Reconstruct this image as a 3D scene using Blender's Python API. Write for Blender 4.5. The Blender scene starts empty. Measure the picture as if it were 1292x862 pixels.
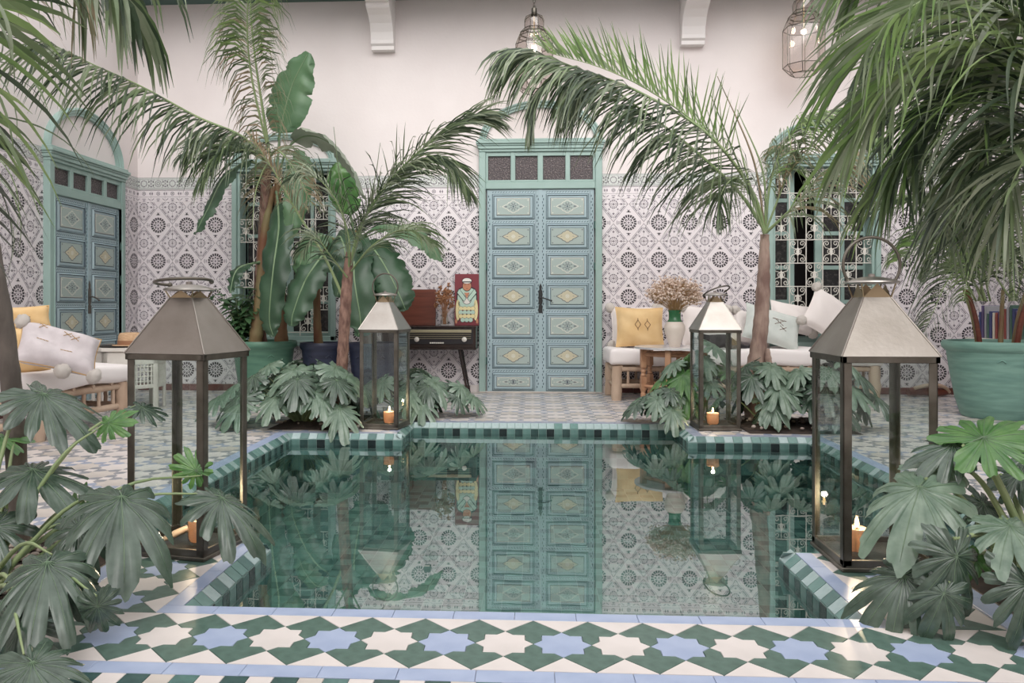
import bpy, bmesh, math, random
from mathutils import Vector, Matrix, Euler
random.seed(7)
PI = math.pi
sc = bpy.context.scene
COL = sc.collection

# ------------------------------------------------------------------ camera
CAM_H, FPX, YAW = 0.95, 986.0, math.radians(3.0)
cam_d = bpy.data.cameras.new('camera')
cam_d.sensor_width = 36.0
cam_d.lens = FPX / 1292 * 36
cam_d.shift_x = 25.7 / 1292
cam_d.shift_y = -44.0 / 1292
cam_d.clip_start = 0.05
cam = bpy.data.objects.new('camera', cam_d)
cam.location = (0, 0, CAM_H)
cam.rotation_euler = (PI / 2, 0, YAW)
COL.objects.link(cam)
sc.camera = cam

# ------------------------------------------------------------------ light: overcast daylight falling into the open courtyard
world = bpy.data.worlds.new('sky')
sc.world = world
world.use_nodes = True
wn = world.node_tree.nodes; wl = world.node_tree.links
wn.clear()
w_out = wn.new('ShaderNodeOutputWorld'); w_bg = wn.new('ShaderNodeBackground')
w_tc = wn.new('ShaderNodeTexCoord'); w_sep = wn.new('ShaderNodeSeparateXYZ'); w_ramp = wn.new('ShaderNodeValToRGB')
wl.new(w_tc.outputs['Generated'], w_sep.inputs[0])
wl.new(w_sep.outputs['Z'], w_ramp.inputs[0])
w_ramp.color_ramp.elements[0].position = 0.0
w_ramp.color_ramp.elements[0].color = (0.86, 0.88, 0.92, 1)
w_ramp.color_ramp.elements[1].position = 1.0
w_ramp.color_ramp.elements[1].color = (1.0, 0.985, 0.97, 1)
wl.new(w_ramp.outputs[0], w_bg.inputs['Color'])
w_bg.inputs['Strength'].default_value = 1.45
wl.new(w_bg.outputs[0], w_out.inputs[0])
sun_d = bpy.data.lights.new('soft_sun', 'SUN')
sun_d.energy = 1.7
sun_d.angle = math.radians(50)
sun_d.color = (1.0, 0.97, 0.93)
sun = bpy.data.objects.new('soft_sun', sun_d)
sun.rotation_euler = (math.radians(57), math.radians(6), 0)
COL.objects.link(sun)
sc.view_settings.view_transform = 'Standard'
sc.view_settings.look = 'None'
sc.view_settings.gamma = 1.0
sc.view_settings.exposure = 0.30
sc.cycles.use_denoising = True
sc.cycles.max_bounces = 10
sc.cycles.transparent_max_bounces = 24
sc.cycles.caustics_reflective = False
sc.cycles.caustics_refractive = False
sc.cycles.sample_clamp_indirect = 6.0

# ------------------------------------------------------------------ helpers
def P3(px, py, d):
    """point seen at photo pixel px,py at distance d along the viewing axis"""
    l = (px - 620.3) / FPX * d
    z = CAM_H - (py - 387.0) / FPX * d
    return Vector((-math.sin(YAW) * d + math.cos(YAW) * l, math.cos(YAW) * d + math.sin(YAW) * l, z))

def srgb(r, g, b, sat=.84):
    y = .3*r + .59*g + .11*b
    r, g, b = [min(255, (y + (c-y)*sat)*.975 + 6) for c in (r, g, b)]
    f = lambda c: (c / 255 / 12.92) if c / 255 <= 0.04045 else ((c / 255 + 0.055) / 1.055) ** 2.4
    return (f(r), f(g), f(b), 1.0)

M = {}
def mat(name, col, rough=0.6, metal=0.0, col2=None, scale=8.0, bump=0.0, bscale=None, stretch=None, spec=0.5,
        sub=0.0, coat=0.0, detail=4.0, wave=None, lo=0.35, hi=0.65):
    m = bpy.data.materials.new(name)
    m.use_nodes = True
    n = m.node_tree.nodes; l = m.node_tree.links
    b = n['Principled BSDF']
    b.inputs['Base Color'].default_value = col
    b.inputs['Roughness'].default_value = rough
    b.inputs['Metallic'].default_value = metal
    b.inputs['Specular IOR Level'].default_value = spec
    if sub:
        b.inputs['Subsurface Weight'].default_value = sub
        b.inputs['Subsurface Radius'].default_value = (0.05, 0.03, 0.02)
    if coat:
        b.inputs['Coat Weight'].default_value = coat
        b.inputs['Coat Roughness'].default_value = 0.15
    if col2 or bump:
        tc = n.new('ShaderNodeTexCoord'); mp = n.new('ShaderNodeMapping')
        l.new(tc.outputs['Object'], mp.inputs[0])
        if stretch: mp.inputs['Scale'].default_value = stretch
        nz = n.new('ShaderNodeTexNoise')
        nz.inputs['Scale'].default_value = scale; nz.inputs['Detail'].default_value = detail
        l.new(mp.outputs[0], nz.inputs['Vector'])
        if col2:
            r = n.new('ShaderNodeValToRGB')
            r.color_ramp.elements[0].position = lo; r.color_ramp.elements[0].color = col
            r.color_ramp.elements[1].position = hi; r.color_ramp.elements[1].color = col2
            l.new(nz.outputs['Fac'], r.inputs[0]); l.new(r.outputs[0], b.inputs['Base Color'])
        if bump:
            n2 = nz
            if bscale:
                n2 = n.new('ShaderNodeTexNoise'); n2.inputs['Scale'].default_value = bscale
                l.new(mp.outputs[0], n2.inputs['Vector'])
            bp = n.new('ShaderNodeBump'); bp.inputs['Strength'].default_value = bump
            bp.inputs['Distance'].default_value = 0.01
            l.new(n2.outputs['Fac'], bp.inputs['Height']); l.new(bp.outputs[0], b.inputs['Normal'])
    M[name] = m
    return m

def leaf_mat(name, c1, c2, rough=0.4, trans=0.25, scale=6):
    m = mat(name, c1, rough, 0, c2, scale, spec=.85 if 'philo' in name else .6)
    n = m.node_tree.nodes; l = m.node_tree.links
    b = n['Principled BSDF']; out = n['Material Output']
    t = n.new('ShaderNodeBsdfTranslucent'); mx = n.new('ShaderNodeMixShader')
    src = b.inputs['Base Color'].links[0].from_socket
    l.new(src, t.inputs['Color'])
    mx.inputs[0].default_value = trans
    l.new(b.outputs[0], mx.inputs[1]); l.new(t.outputs[0], mx.inputs[2]); l.new(mx.outputs[0], out.inputs[0])
    return m

def glassy(name, tint, ior=1.45, rough=0.0, bump=0, bscale=6, base=0.0, stretch=None):
    m = bpy.data.materials.new(name); m.use_nodes = True
    n = m.node_tree.nodes; l = m.node_tree.links; n.clear()
    o = n.new('ShaderNodeOutputMaterial'); mx = n.new('ShaderNodeMixShader')
    t = n.new('ShaderNodeBsdfTransparent'); g = n.new('ShaderNodeBsdfGlossy'); f = n.new('ShaderNodeLayerWeight')
    t.inputs[0].default_value = tint; g.inputs['Roughness'].default_value = rough
    f.inputs['Blend'].default_value = .5
    pw = n.new('ShaderNodeMath'); pw.operation = 'POWER'; pw.inputs[1].default_value = 5.0
    l.new(f.outputs['Facing'], pw.inputs[0])
    f0 = ((ior-1)/(ior+1))**2 + base
    ma = n.new('ShaderNodeMath'); ma.operation = 'MULTIPLY_ADD'; ma.use_clamp = True; ma.inputs[1].default_value = 1-f0; ma.inputs[2].default_value = f0
    l.new(pw.outputs[0], ma.inputs[0]); fac = ma.outputs[0]
    l.new(fac, mx.inputs[0]); l.new(t.outputs[0], mx.inputs[1]); l.new(g.outputs[0], mx.inputs[2])
    if bump:
        tc = n.new('ShaderNodeTexCoord'); mp = n.new('ShaderNodeMapping'); nz = n.new('ShaderNodeTexNoise'); bp = n.new('ShaderNodeBump')
        if stretch: mp.inputs['Scale'].default_value = stretch
        nz.inputs['Scale'].default_value = bscale; nz.inputs['Detail'].default_value = 2
        bp.inputs['Strength'].default_value = bump; bp.inputs['Distance'].default_value = 0.01
        l.new(tc.outputs['Object'], mp.inputs[0]); l.new(mp.outputs[0], nz.inputs['Vector'])
        l.new(nz.outputs['Fac'], bp.inputs['Height'])
        l.new(bp.outputs[0], g.inputs['Normal']); l.new(bp.outputs[0], f.inputs['Normal'])
    l.new(mx.outputs[0], o.inputs[0])
    M[name] = m
    return m

def emit(name, col, s):
    m = bpy.data.materials.new(name); m.use_nodes = True
    b = m.node_tree.nodes['Principled BSDF']
    b.inputs['Base Color'].default_value = col
    b.inputs['Emission Color'].default_value = col; b.inputs['Emission Strength'].default_value = s
    M[name] = m

def rot_to(d):
    """matrix turning +Z into d"""
    d = Vector(d).normalized()
    return d.to_track_quat('Z', 'Y').to_matrix().to_4x4()

class MB:
    def __init__(s): s.v = []; s.f = []; s.m = []
    def add(s, vs, fs, m=0, T=None):
        b = len(s.v)
        if T is not None: vs = [T @ Vector(p) for p in vs]
        s.v += [tuple(p) for p in vs]
        s.f += [tuple(i + b for i in f) for f in fs]
        s.m += [m] * len(fs)
        return s
    def box(s, x0, x1, y0, y1, z0, z1, m=0, T=None):
        return s.add([(x0,y0,z0),(x1,y0,z0),(x1,y1,z0),(x0,y1,z0),(x0,y0,z1),(x1,y0,z1),(x1,y1,z1),(x0,y1,z1)],
                     [(0,3,2,1),(4,5,6,7),(0,1,5,4),(1,2,6,5),(2,3,7,6),(3,0,4,7)], m, T)
    def bbox(s, x0, x1, y0, y1, z0, z1, c=0.004, m=0, T=None):
        """box with its edges chamfered by c"""
        bm = bmesh.new()
        bmesh.ops.create_cube(bm, size=1)
        for v in bm.verts:
            v.co = ((x0+x1)/2 + v.co.x*(x1-x0), (y0+y1)/2 + v.co.y*(y1-y0), (z0+z1)/2 + v.co.z*(z1-z0))
        bmesh.ops.bevel(bm, geom=bm.edges[:], offset=c, segments=1, affect='EDGES')
        bm.verts.index_update()
        s.add([v.co.copy() for v in bm.verts], [tuple(v.index for v in f.verts) for f in bm.faces], m, T)
        bm.free(); return s
    def tube(s, pts, r, n=8, m=0, cap=True, T=None):
        pts = [Vector(p) for p in pts]
        k = len(pts)
        rs = r if isinstance(r, (list, tuple)) else [r] * k
        vs = []; up = None
        for i in range(k):
            a = pts[max(0, i-1)]; b = pts[min(k-1, i+1)]
            t = (b - a)
            if t.length < 1e-9: t = Vector((0,0,1))
            t.normalize()
            if up is None:
                up = Vector((0,0,1)) if abs(t.z) < .9 else Vector((1,0,0))
            sx = t.cross(up)
            if sx.length < 1e-6: sx = t.orthogonal()
            sx.normalize(); sy = sx.cross(t).normalized(); up = sy
            for j in range(n):
                an = 2*PI*j/n
                vs.append(pts[i] + (sx*math.cos(an) + sy*math.sin(an))*rs[i])
        fs = []
        for i in range(k-1):
            for j in range(n):
                j2 = (j+1) % n
                fs.append((i*n+j, i*n+j2, (i+1)*n+j2, (i+1)*n+j))
        if cap:
            fs.append(tuple(range(n-1, -1, -1))); fs.append(tuple(range((k-1)*n, k*n)))
        return s.add(vs, fs, m, T)
    def lathe(s, prof, n=24, c=(0,0,0), m=0, T=None, cap=True):
        vs = []; fs = []
        for (r, z) in prof:
            for j in range(n):
                a = 2*PI*j/n; vs.append((c[0]+r*math.cos(a), c[1]+r*math.sin(a), c[2]+z))
        for i in range(len(prof)-1):
            for j in range(n):
                j2 = (j+1) % n; fs.append((i*n+j, i*n+j2, (i+1)*n+j2, (i+1)*n+j))
        if cap:
            fs.append(tuple(range(n-1, -1, -1))); k = len(prof); fs.append(tuple(range((k-1)*n, k*n)))
        return s.add(vs, fs, m, T)
    def prism(s, poly, z0, z1, m=0, T=None):
        """poly in xy extruded along z"""
        n = len(poly)
        vs = [(p[0], p[1], z0) for p in poly] + [(p[0], p[1], z1) for p in poly]
        fs = [tuple(range(n-1, -1, -1)), tuple(range(n, 2*n))] + [(i, (i+1) % n, n+(i+1) % n, n+i) for i in range(n)]
        return s.add(vs, fs, m, T)
    def sphere(s, c, r, m=0, n=10, k=7, T=None, sc3=(1,1,1)):
        vs = []; fs = []
        for i in range(k+1):
            th = PI*i/k
            for j in range(n):
                a = 2*PI*j/n
                vs.append((c[0]+r*sc3[0]*math.sin(th)*math.cos(a), c[1]+r*sc3[1]*math.sin(th)*math.sin(a), c[2]+r*sc3[2]*math.cos(th)))
        for i in range(k):
            for j in range(n):
                j2 = (j+1) % n; fs.append((i*n+j, (i+1)*n+j, (i+1)*n+j2, i*n+j2))
        return s.add(vs, fs, m, T)
    def mesh(s, name, mats, smooth=None):
        me = bpy.data.meshes.new(name)
        me.from_pydata(s.v, [], s.f)
        if not isinstance(mats, (list, tuple)): mats = [mats]
        for mm in mats: me.materials.append(M[mm] if isinstance(mm, str) else mm)
        if len(mats) > 1: me.polygons.foreach_set('material_index', s.m)
        if smooth is not None:
            me.polygons.foreach_set('use_smooth', [True]*len(me.polygons))
            if smooth < 180: me.set_sharp_from_angle(angle=math.radians(smooth))
        me.update()
        return me
    def build(s, name, mats, parent=None, smooth=None, loc=(0,0,0), rot=(0,0,0)):
        o = bpy.data.objects.new(name, s.mesh(name, mats, smooth))
        COL.objects.link(o)
        o.location = loc; o.rotation_euler = rot
        if parent: o.parent = parent
        return o

def put(name, me, parent=None, loc=(0,0,0), rot=(0,0,0), scale=None):
    o = bpy.data.objects.new(name, me); COL.objects.link(o)
    o.location = loc; o.rotation_euler = rot
    if scale: o.scale = scale
    if parent: o.parent = parent
    return o

def tag(o, label=None, cat=None, group=None, kind=None):
    if label: o['label'] = label
    if cat: o['category'] = cat
    if group: o['group'] = group
    if kind: o['kind'] = kind
    return o

def thing(name, label, cat, loc=(0,0,0), rz=0, group=None, kind=None):
    o = bpy.data.objects.new(name, None); COL.objects.link(o)
    o.empty_display_size = .1
    o.location = loc; o.rotation_euler = (0, 0, rz) if not isinstance(rz, (tuple, list)) else rz
    return tag(o, label, cat, group, kind)

def copy_tree(o, parent=None):
    c = o.copy(); COL.objects.link(c)
    if parent: c.parent = parent
    for ch in list(o.children): copy_tree(ch, c)
    return c

def crom(pts, n):
    """n+1 points along a smooth curve through pts"""
    P = [Vector(p) for p in pts]
    P = [P[0]*2 - P[1]] + P + [P[-1]*2 - P[-2]]
    segs = len(P) - 3; out = []
    for i in range(n+1):
        t = i / n * segs; k = min(int(t), segs-1); u = t - k
        a, b, c, d = P[k:k+4]
        out.append(0.5*((2*b) + (c-a)*u + (2*a-5*b+4*c-d)*u*u + (3*b-a-3*c+d)*u*u*u))
    return out

# convex polygon clipped by half planes
def clip(poly, ax, v, keep_gt):
    out = []
    n = len(poly)
    for i in range(n):
        a = poly[i]; b = poly[(i+1) % n]
        ia = (a[ax] >= v) if keep_gt else (a[ax] <= v); ib = (b[ax] >= v) if keep_gt else (b[ax] <= v)
        if ia: out.append(a)
        if ia != ib:
            t = (v - a[ax]) / (b[ax] - a[ax])
            out.append((a[0]+(b[0]-a[0])*t, a[1]+(b[1]-a[1])*t))
    return out if len(out) >= 3 else []
def clip_rect(poly, x0, x1, y0, y1):
    for ax, v, g in ((0, x0, True), (0, x1, False), (1, y0, True), (1, y1, False)):
        poly = clip(poly, ax, v, g)
        if not poly: return []
    return poly

# ------------------------------------------------------------------ materials
mat('plaster', srgb(232,222,220), .9, col2=srgb(226,215,213), scale=1.6, bump=.12, bscale=30)
mat('plaster_white', srgb(236,230,228), .8)
mat('grout', srgb(196,190,186), .9, bump=.1, scale=60)
mat('tile_white', srgb(226,216,212), .33, col2=srgb(206,197,192), scale=5, lo=.3, hi=.75)
mat('tile_beige', srgb(206,196,186), .35, col2=srgb(186,176,168), scale=5)
mat('tile_green', srgb(82,114,102), .3, col2=srgb(62,92,82), scale=25)
mat('tile_blue', srgb(164,180,212), .33, col2=srgb(150,167,203), scale=9)
mat('tile_greygreen', srgb(150,151,158), .36, col2=srgb(122,126,134), scale=12)
mat('tile_greyblue', srgb(158,168,190), .36, col2=srgb(134,146,172), scale=12)
mat('pool_dark', srgb(54,88,86), .22, col2=srgb(44,74,72), scale=20)
mat('pool_mid', srgb(80,122,116), .22, col2=srgb(70,108,104), scale=20)
mat('pool_teal', srgb(106,148,140), .22, col2=srgb(92,134,128), scale=20)
mat('pool_pale', srgb(170,192,192), .22, col2=srgb(150,176,176), scale=20)
mat('pool_floor_light', srgb(112,158,148), .22, col2=srgb(98,142,134), scale=20)
mat('pool_floor_dark', srgb(78,120,114), .22, col2=srgb(66,106,102), scale=20)
mat('pool_black', srgb(24,40,42), .22)
mat('pool_grout', srgb(120,150,144), .8)
mat('wt_base', srgb(230,221,224), .35)
mat('wt_dark', srgb(42,36,44), .4)
mat('wt_mid', srgb(118,108,120), .4)
mat('wt_light', srgb(227,219,222), .4)
mat('wt_green', srgb(204,208,203), .4)
mat('red_tile', srgb(118,62,54), .5, col2=srgb(98,50,46), scale=10)
mat('teal_paint', srgb(152,182,174), .5, col2=srgb(142,172,164), scale=3, bump=.05)
mat('teal_dark', srgb(70,106,98), .55)
mat('door_blue', srgb(164,188,196), .5, col2=srgb(154,180,186), scale=5)
mat('door_line', srgb(66,86,98), .6)
mat('door_panel', srgb(162,180,174), .5)
mat('door_cream', srgb(214,214,200), .5)
mat('door_yellow', srgb(196,189,158), .5)
mat('door_grey', srgb(112,118,122), .5)
mat('seeded_glass', srgb(58,46,50), .28, col2=srgb(140,124,120), scale=70, bump=.8, lo=.5, hi=.74)
mat('iron_black', srgb(28,30,32), .5)
mat('iron_white', srgb(222,216,206), .5)
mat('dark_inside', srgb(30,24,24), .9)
mat('dark_glass', srgb(44,42,44), .15, col2=srgb(90,84,82), scale=40, lo=.5, hi=.8)
mat('brushed_steel', srgb(178,172,166), .36, 1.0, col2=srgb(160,152,144), scale=4, bump=.06, bscale=60)
mat('darker_steel', srgb(158,150,142), .42, 1.0, col2=srgb(138,130,121), scale=4, bump=.06, bscale=60)
mat('dull_steel', srgb(120,114,104), .45, .9, col2=srgb(92,86,76), scale=9, bump=.08, bscale=40)
mat('brass', srgb(170,150,116), .35, 1.0)
glassy('pane_glass', (.93,.96,.95,1), 1.45)
glassy('jar_glass', (.95,.95,.93,1), 1.4, .03)
glassy('lamp_glass', (.90,.86,.84,1), 1.5, .05, base=.05)
glassy('water_surface', (.86,.96,.94,1), 1.33, 0, bump=.02, bscale=4, base=.26)
leaf_mat('wax', srgb(252,214,182), srgb(250,206,172), .5, .65)
emit('flame', (1.0, .62, .28, 1), 18)
emit('bulb', (1.0, .80, .55, 1), 14)
mat('log_wood', srgb(206,178,152), .7, col2=srgb(178,146,120), scale=6, bump=.3, stretch=(1,1,.3))
mat('turned_wood', srgb(196,144,106), .5, col2=srgb(166,112,76), scale=10, bump=.1)
mat('marble', srgb(226,222,222), .2, col2=srgb(190,188,190), scale=5)
mat('white_fabric', srgb(236,226,222), .95, bump=.25, scale=14, sub=0)
mat('mattress', srgb(242,234,232), .95, bump=.15, scale=10)
mat('fluff', srgb(250,242,234), 1.0, col2=srgb(236,224,212), scale=60, bump=.9)
mat('yellow_fabric', srgb(236,198,138), .95, col2=srgb(224,180,116), scale=5, bump=.25)
mat('grey_fabric', srgb(206,196,198), .95, col2=srgb(192,182,184), scale=12, bump=.2)
mat('mint_fabric', srgb(208,214,208), .95, col2=srgb(196,204,198), scale=9, bump=.2)
mat('stitch_tan', srgb(190,150,96), .9)
mat('stitch_brown', srgb(120,78,60), .9)
mat('straw', srgb(212,170,128), .8, col2=srgb(190,148,106), scale=40, bump=.4, stretch=(1,1,4))
mat('straw_band', srgb(150,100,66), .8)
mat('white_paint', srgb(228,222,212), .6, col2=srgb(210,202,192), scale=6)
mat('radio_wood', srgb(34,24,24), .25, col2=srgb(48,32,28), scale=4)
mat('lid_wood', srgb(118,54,36), .35, col2=srgb(98,42,28), scale=3, stretch=(1,1,9))
mat('radio_dial', srgb(160,150,116), .4)
mat('radio_cloth', srgb(38,34,38), .8)
mat('ivory', srgb(220,214,204), .4)
mat('board_red', srgb(130,42,52), .7)
mat('art_teal', srgb(176,206,188), .7)
mat('art_skin', srgb(196,122,86), .7)
mat('art_cream', srgb(230,212,150), .7)
mat('art_ink', srgb(40,40,46), .7)
mat('art_white', srgb(226,220,212), .7)
mat('pot_green', srgb(84,134,108), .45, col2=srgb(66,116,94), scale=4, bump=.15, stretch=(1,1,7))
mat('pot_teal', srgb(118,166,150), .5, col2=srgb(98,146,132), scale=4, bump=.15, stretch=(1,1,7))
mat('pot_navy', srgb(48,56,84), .4, col2=srgb(36,42,66), scale=4, bump=.15, stretch=(1,1,7))
mat('soil', srgb(64,50,42), 1, col2=srgb(44,36,32), scale=20, bump=.8)
mat('pebble', srgb(196,180,166), .7, col2=srgb(150,134,124), scale=9)
mat('palm_bark', srgb(176,148,132), .95, col2=srgb(126,96,86), scale=14, bump=.9, stretch=(1,1,.35))
mat('grey_bark', srgb(116,106,98), .95, col2=srgb(84,76,70), scale=14, bump=.9, stretch=(1,1,.35))
mat('fibre_bark', srgb(156,118,102), .95, col2=srgb(104,72,62), scale=30, bump=1, stretch=(1,1,.4))
leaf_mat('palm_leaf', srgb(78,104,58), srgb(122,142,96), .34, .25, 3)
leaf_mat('palm_leaf_dark', srgb(38,58,36), srgb(70,90,60), .4, .25, 3)
leaf_mat('palm_leaf_bright', srgb(98,140,62), srgb(150,176,104), .4, .35, 3)
leaf_mat('palm_leaf_dry', srgb(178,152,120), srgb(128,122,88), .6, .3, 5)
leaf_mat('palm_leaf_silver', srgb(104,122,88), srgb(154,164,134), .34, .25, 3)
leaf_mat('philo_leaf', srgb(40,66,48), srgb(74,98,80), .27, .10, 7)
leaf_mat('philo_leaf_pale', srgb(80,112,88), srgb(122,148,124), .30, .18, 7)
leaf_mat('philo_leaf_bright', srgb(60,122,50), srgb(96,150,68), .32, .3, 6)
mat('vein', srgb(104,132,100), .4)
mat('petiole', srgb(120,146,90), .45, col2=srgb(146,164,110), scale=4)
leaf_mat('banana_leaf', srgb(74,118,76), srgb(100,140,96), .38, .3, 3)
leaf_mat('banana_leaf_dark', srgb(38,70,46), srgb(60,96,66), .38, .2, 3)
leaf_mat('banana_leaf_grey', srgb(128,142,122), srgb(152,160,140), .45, .2, 3)
mat('banana_rib', srgb(118,146,104), .5)
mat('banana_stem', srgb(140,132,84), .6, col2=srgb(122,74,46), scale=5, stretch=(1,1,.4), bump=.2)
leaf_mat('bush_leaf', srgb(58,100,58), srgb(92,136,84), .4, .25, 8)
mat('vase_white', srgb(228,214,200), .35, col2=srgb(214,198,184), scale=6)
mat('vase_green', srgb(38,110,62), .2)
mat('dried_flower', srgb(238,218,204), .95, col2=srgb(220,188,166), scale=30)
mat('dried_red', srgb(170,112,72), .95)
mat('cat_fur', srgb(34,30,34), .85, bump=.5, scale=80)
mat('book_red', srgb(150,60,52), .6); mat('book_blue', srgb(56,64,120), .6); mat('book_grey', srgb(150,150,156), .6)
mat('book_purple', srgb(88,70,120), .6); mat('book_green', srgb(62,100,86), .6); mat('book_cream', srgb(214,204,186), .6)
mat('paper', srgb(226,220,206), .9)
# ------------------------------------------------------------------ room shell
YB, XL, XR = 8.69, -4.5, 4.75          # back, left and right walls
WALL_TOP = 5.6
WIN1 = (-3.39, -2.21, .56, 2.60); WIN2 = (2.56, 3.76, .56, 2.60)   # window openings in the back wall

def rect_minus(rects, h):
    out = []
    for (a, b, c, d) in rects:
        hx0, hx1, hz0, hz1 = h
        if hx0 >= b-1e-6 or hx1 <= a+1e-6 or hz0 >= d-1e-6 or hz1 <= c+1e-6: out.append((a, b, c, d)); continue
        if hx0 > a: out.append((a, hx0, c, d))
        if hx1 < b: out.append((hx1, b, c, d))
        m0, m1 = max(a, hx0), min(b, hx1)
        if hz0 > c: out.append((m0, m1, c, hz0))
        if hz1 < d: out.append((m0, m1, hz1, d))
    return out

def wall(name, u0, u1, holes, loc, rz, label):
    mb = MB()
    for (a, b, c, d) in rect_minus([(u0, u1, -.05, WALL_TOP)], holes[0]) if len(holes) == 1 else (
            rect_minus(rect_minus([(u0, u1, -.05, WALL_TOP)], holes[0]), holes[1]) if holes else [(u0, u1, -.05, WALL_TOP)]):
        mb.box(a, b, 0, .30, c, d)
    o = mb.build(name, 'plaster', None, loc=loc, rot=(0, 0, rz))
    return tag(o, label, kind='structure')

wb = wall('wall_back', XL-.3, XR+.3, [WIN1, WIN2], (0, YB, 0), 0, 'white plaster back wall with a dado of black and white patterned tiles')
wlft = wall('wall_left', -3.0, YB, [], (XL, 0, 0), PI/2, 'white plaster left wall with patterned tile dado around a green door')
wrgt = wall('wall_right', -YB, 3.0, [], (XR, 0, 0), -PI/2, 'white plaster right wall hidden behind palms')
wfr = MB().box(XL-.3, XR+.3, -3.3, -3.0, -.05, 4.6).build('wall_front', 'plaster')
tag(wfr, 'white courtyard wall behind the viewer', kind='structure')

# balcony soffit carried on plaster corbels
bal = MB().box(XL, XR, YB-.86, YB, 4.385, 4.56)
bal = bal.build('ceiling', 'teal_dark'); tag(bal, 'green underside of the balcony along the back wall', kind='structure')
balf = MB().box(XL, XR, YB-.92, YB-.862, 4.42, 5.2).build('trim_1', 'plaster_white'); tag(balf, 'white plaster balcony front', kind='structure')
def corbel(x, n):
    prof = [(0,3.80),(-.10,3.80),(-.10,3.84),(-.13,3.86),(-.13,3.90),(-.15,3.98),(-.20,4.06),(-.28,4.12),(-.38,4.16),
            (-.40,4.18),(-.40,4.21),(-.66,4.24),(-.66,4.27),(-.84,4.27),(-.84,4.385),(0,4.385)]
    mb = MB(); w = .125
    k = len(prof)
    vs = [(-w, y, z) for y, z in prof] + [(w, y, z) for y, z in prof]
    mb.add(vs, [tuple(range(k)), tuple(range(2*k-1, k-1, -1))] + [(i, i+k, (i+1) % k+k, (i+1) % k) for i in range(k)])
    o = mb.build('trim_%d' % n, 'plaster_white', loc=(x, YB, 0)); tag(o, ['white stepped plaster corbel above the left window', 'white plaster corbel between the two hanging lanterns'][n-2], kind='structure')
corbel(-1.66, 2); corbel(1.74, 3)

# --- patterned wall tiles (each a thin tile with its print as fine relief)
TW, TH = .332, .41
def ring(cx, cz, r0, r1, n, fill, layer, m, a0=0, arc=(0, 360)):
    out = []
    for i in range(n):
        a = math.radians(arc[0]) + (math.radians(arc[1]-arc[0]))*(i+.5)/n + a0
        h = math.radians(arc[1]-arc[0])/n*fill/2
        out.append(([(cx+r0*math.cos(a-h), cz+r0*math.sin(a-h)), (cx+r1*math.cos(a-h), cz+r1*math.sin(a-h)),
                     (cx+r1*math.cos(a+h), cz+r1*math.sin(a+h)), (cx+r0*math.cos(a+h), cz+r0*math.sin(a+h))], layer, m))
    return out
def strip(a, b, w, layer, m):
    dx, dz = b[0]-a[0], b[1]-a[1]; L = math.hypot(dx, dz); nx, nz = -dz/L*w/2, dx/L*w/2
    return ([(a[0]+nx, a[1]+nz), (b[0]+nx, b[1]+nz), (b[0]-nx, b[1]-nz), (a[0]-nx, a[1]-nz)], layer, m)
def diamond(cx, cz, a, b, layer, m): return ([(cx+a, cz), (cx, cz+b), (cx-a, cz), (cx, cz-b)], layer, m)

def field_tile():
    hw, hh = TW/2, TH/2; P = []
    # corner quarters of the flower diamonds
    for sx in (-1, 1):
        for sz in (-1, 1):
            cx, cz = sx*hw, sz*hh
            tri = [(cx, cz), (cx-sx*hw*.96, cz), (cx, cz-sz*hh*.96)]
            P.append((tri, 1, 3))
            P.append(strip((cx-sx*hw*.95, cz), (cx, cz-sz*hh*.95), .0045, 2, 2))
            P.append(strip((cx-sx*hw*.72, cz), (cx, cz-sz*hh*.72), .003, 2, 2))
            a = {(-1,-1): (0, 90), (1,-1): (90, 180), (1,1): (180, 270), (-1,1): (270, 360)}[(sx, sz)]
            P += ring(cx, cz, .038, .050, 3, .72, 3, 2, arc=a)
            P += ring(cx, cz, .0, .014, 1, .9, 3, 2, arc=a)
            P += ring(cx, cz, .024, .029, 2, .6, 3, 2, arc=a)
            # leaf bars between the two lines
            for t in (.2, .38, .62, .8):
                p = (cx-sx*hw*.835*(1-t), cz-sz*hh*.835*t)
                P.append(strip((p[0]-sx*.012, p[1]+sz*.014), (p[0]+sx*.012, p[1]-sz*.014), .010, 3, 2))
            P.append(diamond(cx-sx*.085, cz, .016, .013, 3, 2) if sx*1 else None)
            P.append(diamond(cx, cz-sz*.105, .013, .016, 3, 2))
            P.append(diamond(cx-sx*.034*1.4, cz-sz*.040*1.4, .011, .012, 3, 2))
            P.append(diamond(cx-sx*.118, cz, .010, .006, 3, 2)); P.append(diamond(cx, cz-sz*.145, .006, .010, 3, 2))
    # rosette
    P += ring(0, 0, .061, .088, 18, .70, 2, 1)
    P += ring(0, 0, .058, .061, 18, 1, 2, 2)
    P += ring(0, 0, .034, .050, 8, .62, 2, 1, a0=PI/8)
    P += ring(0, 0, .021, .032, 8, .5, 2, 2)
    P += ring(0, 0, 0, .012, 6, 1, 2, 2)
    for s in (-1, 1):
        for k in (-1, 0, 1):
            P.append(diamond(s*.105, k*.012, .006, .007, 2, 2)); P.append(diamond(s*.125, k*.016, .006, .008, 2, 2))
        P.append(strip((s*.098, 0), (s*.14, 0), .003, 2, 2))
        P.append(diamond(0, s*.125, .012, .016, 2, 1))
        for k in (-1, 1): P.append(diamond(k*.016, s*.118, .010, .005, 2, 1)); P.append(diamond(k*.010, s*.140, .006, .005, 2, 2))
    return [p for p in P if p]
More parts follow.
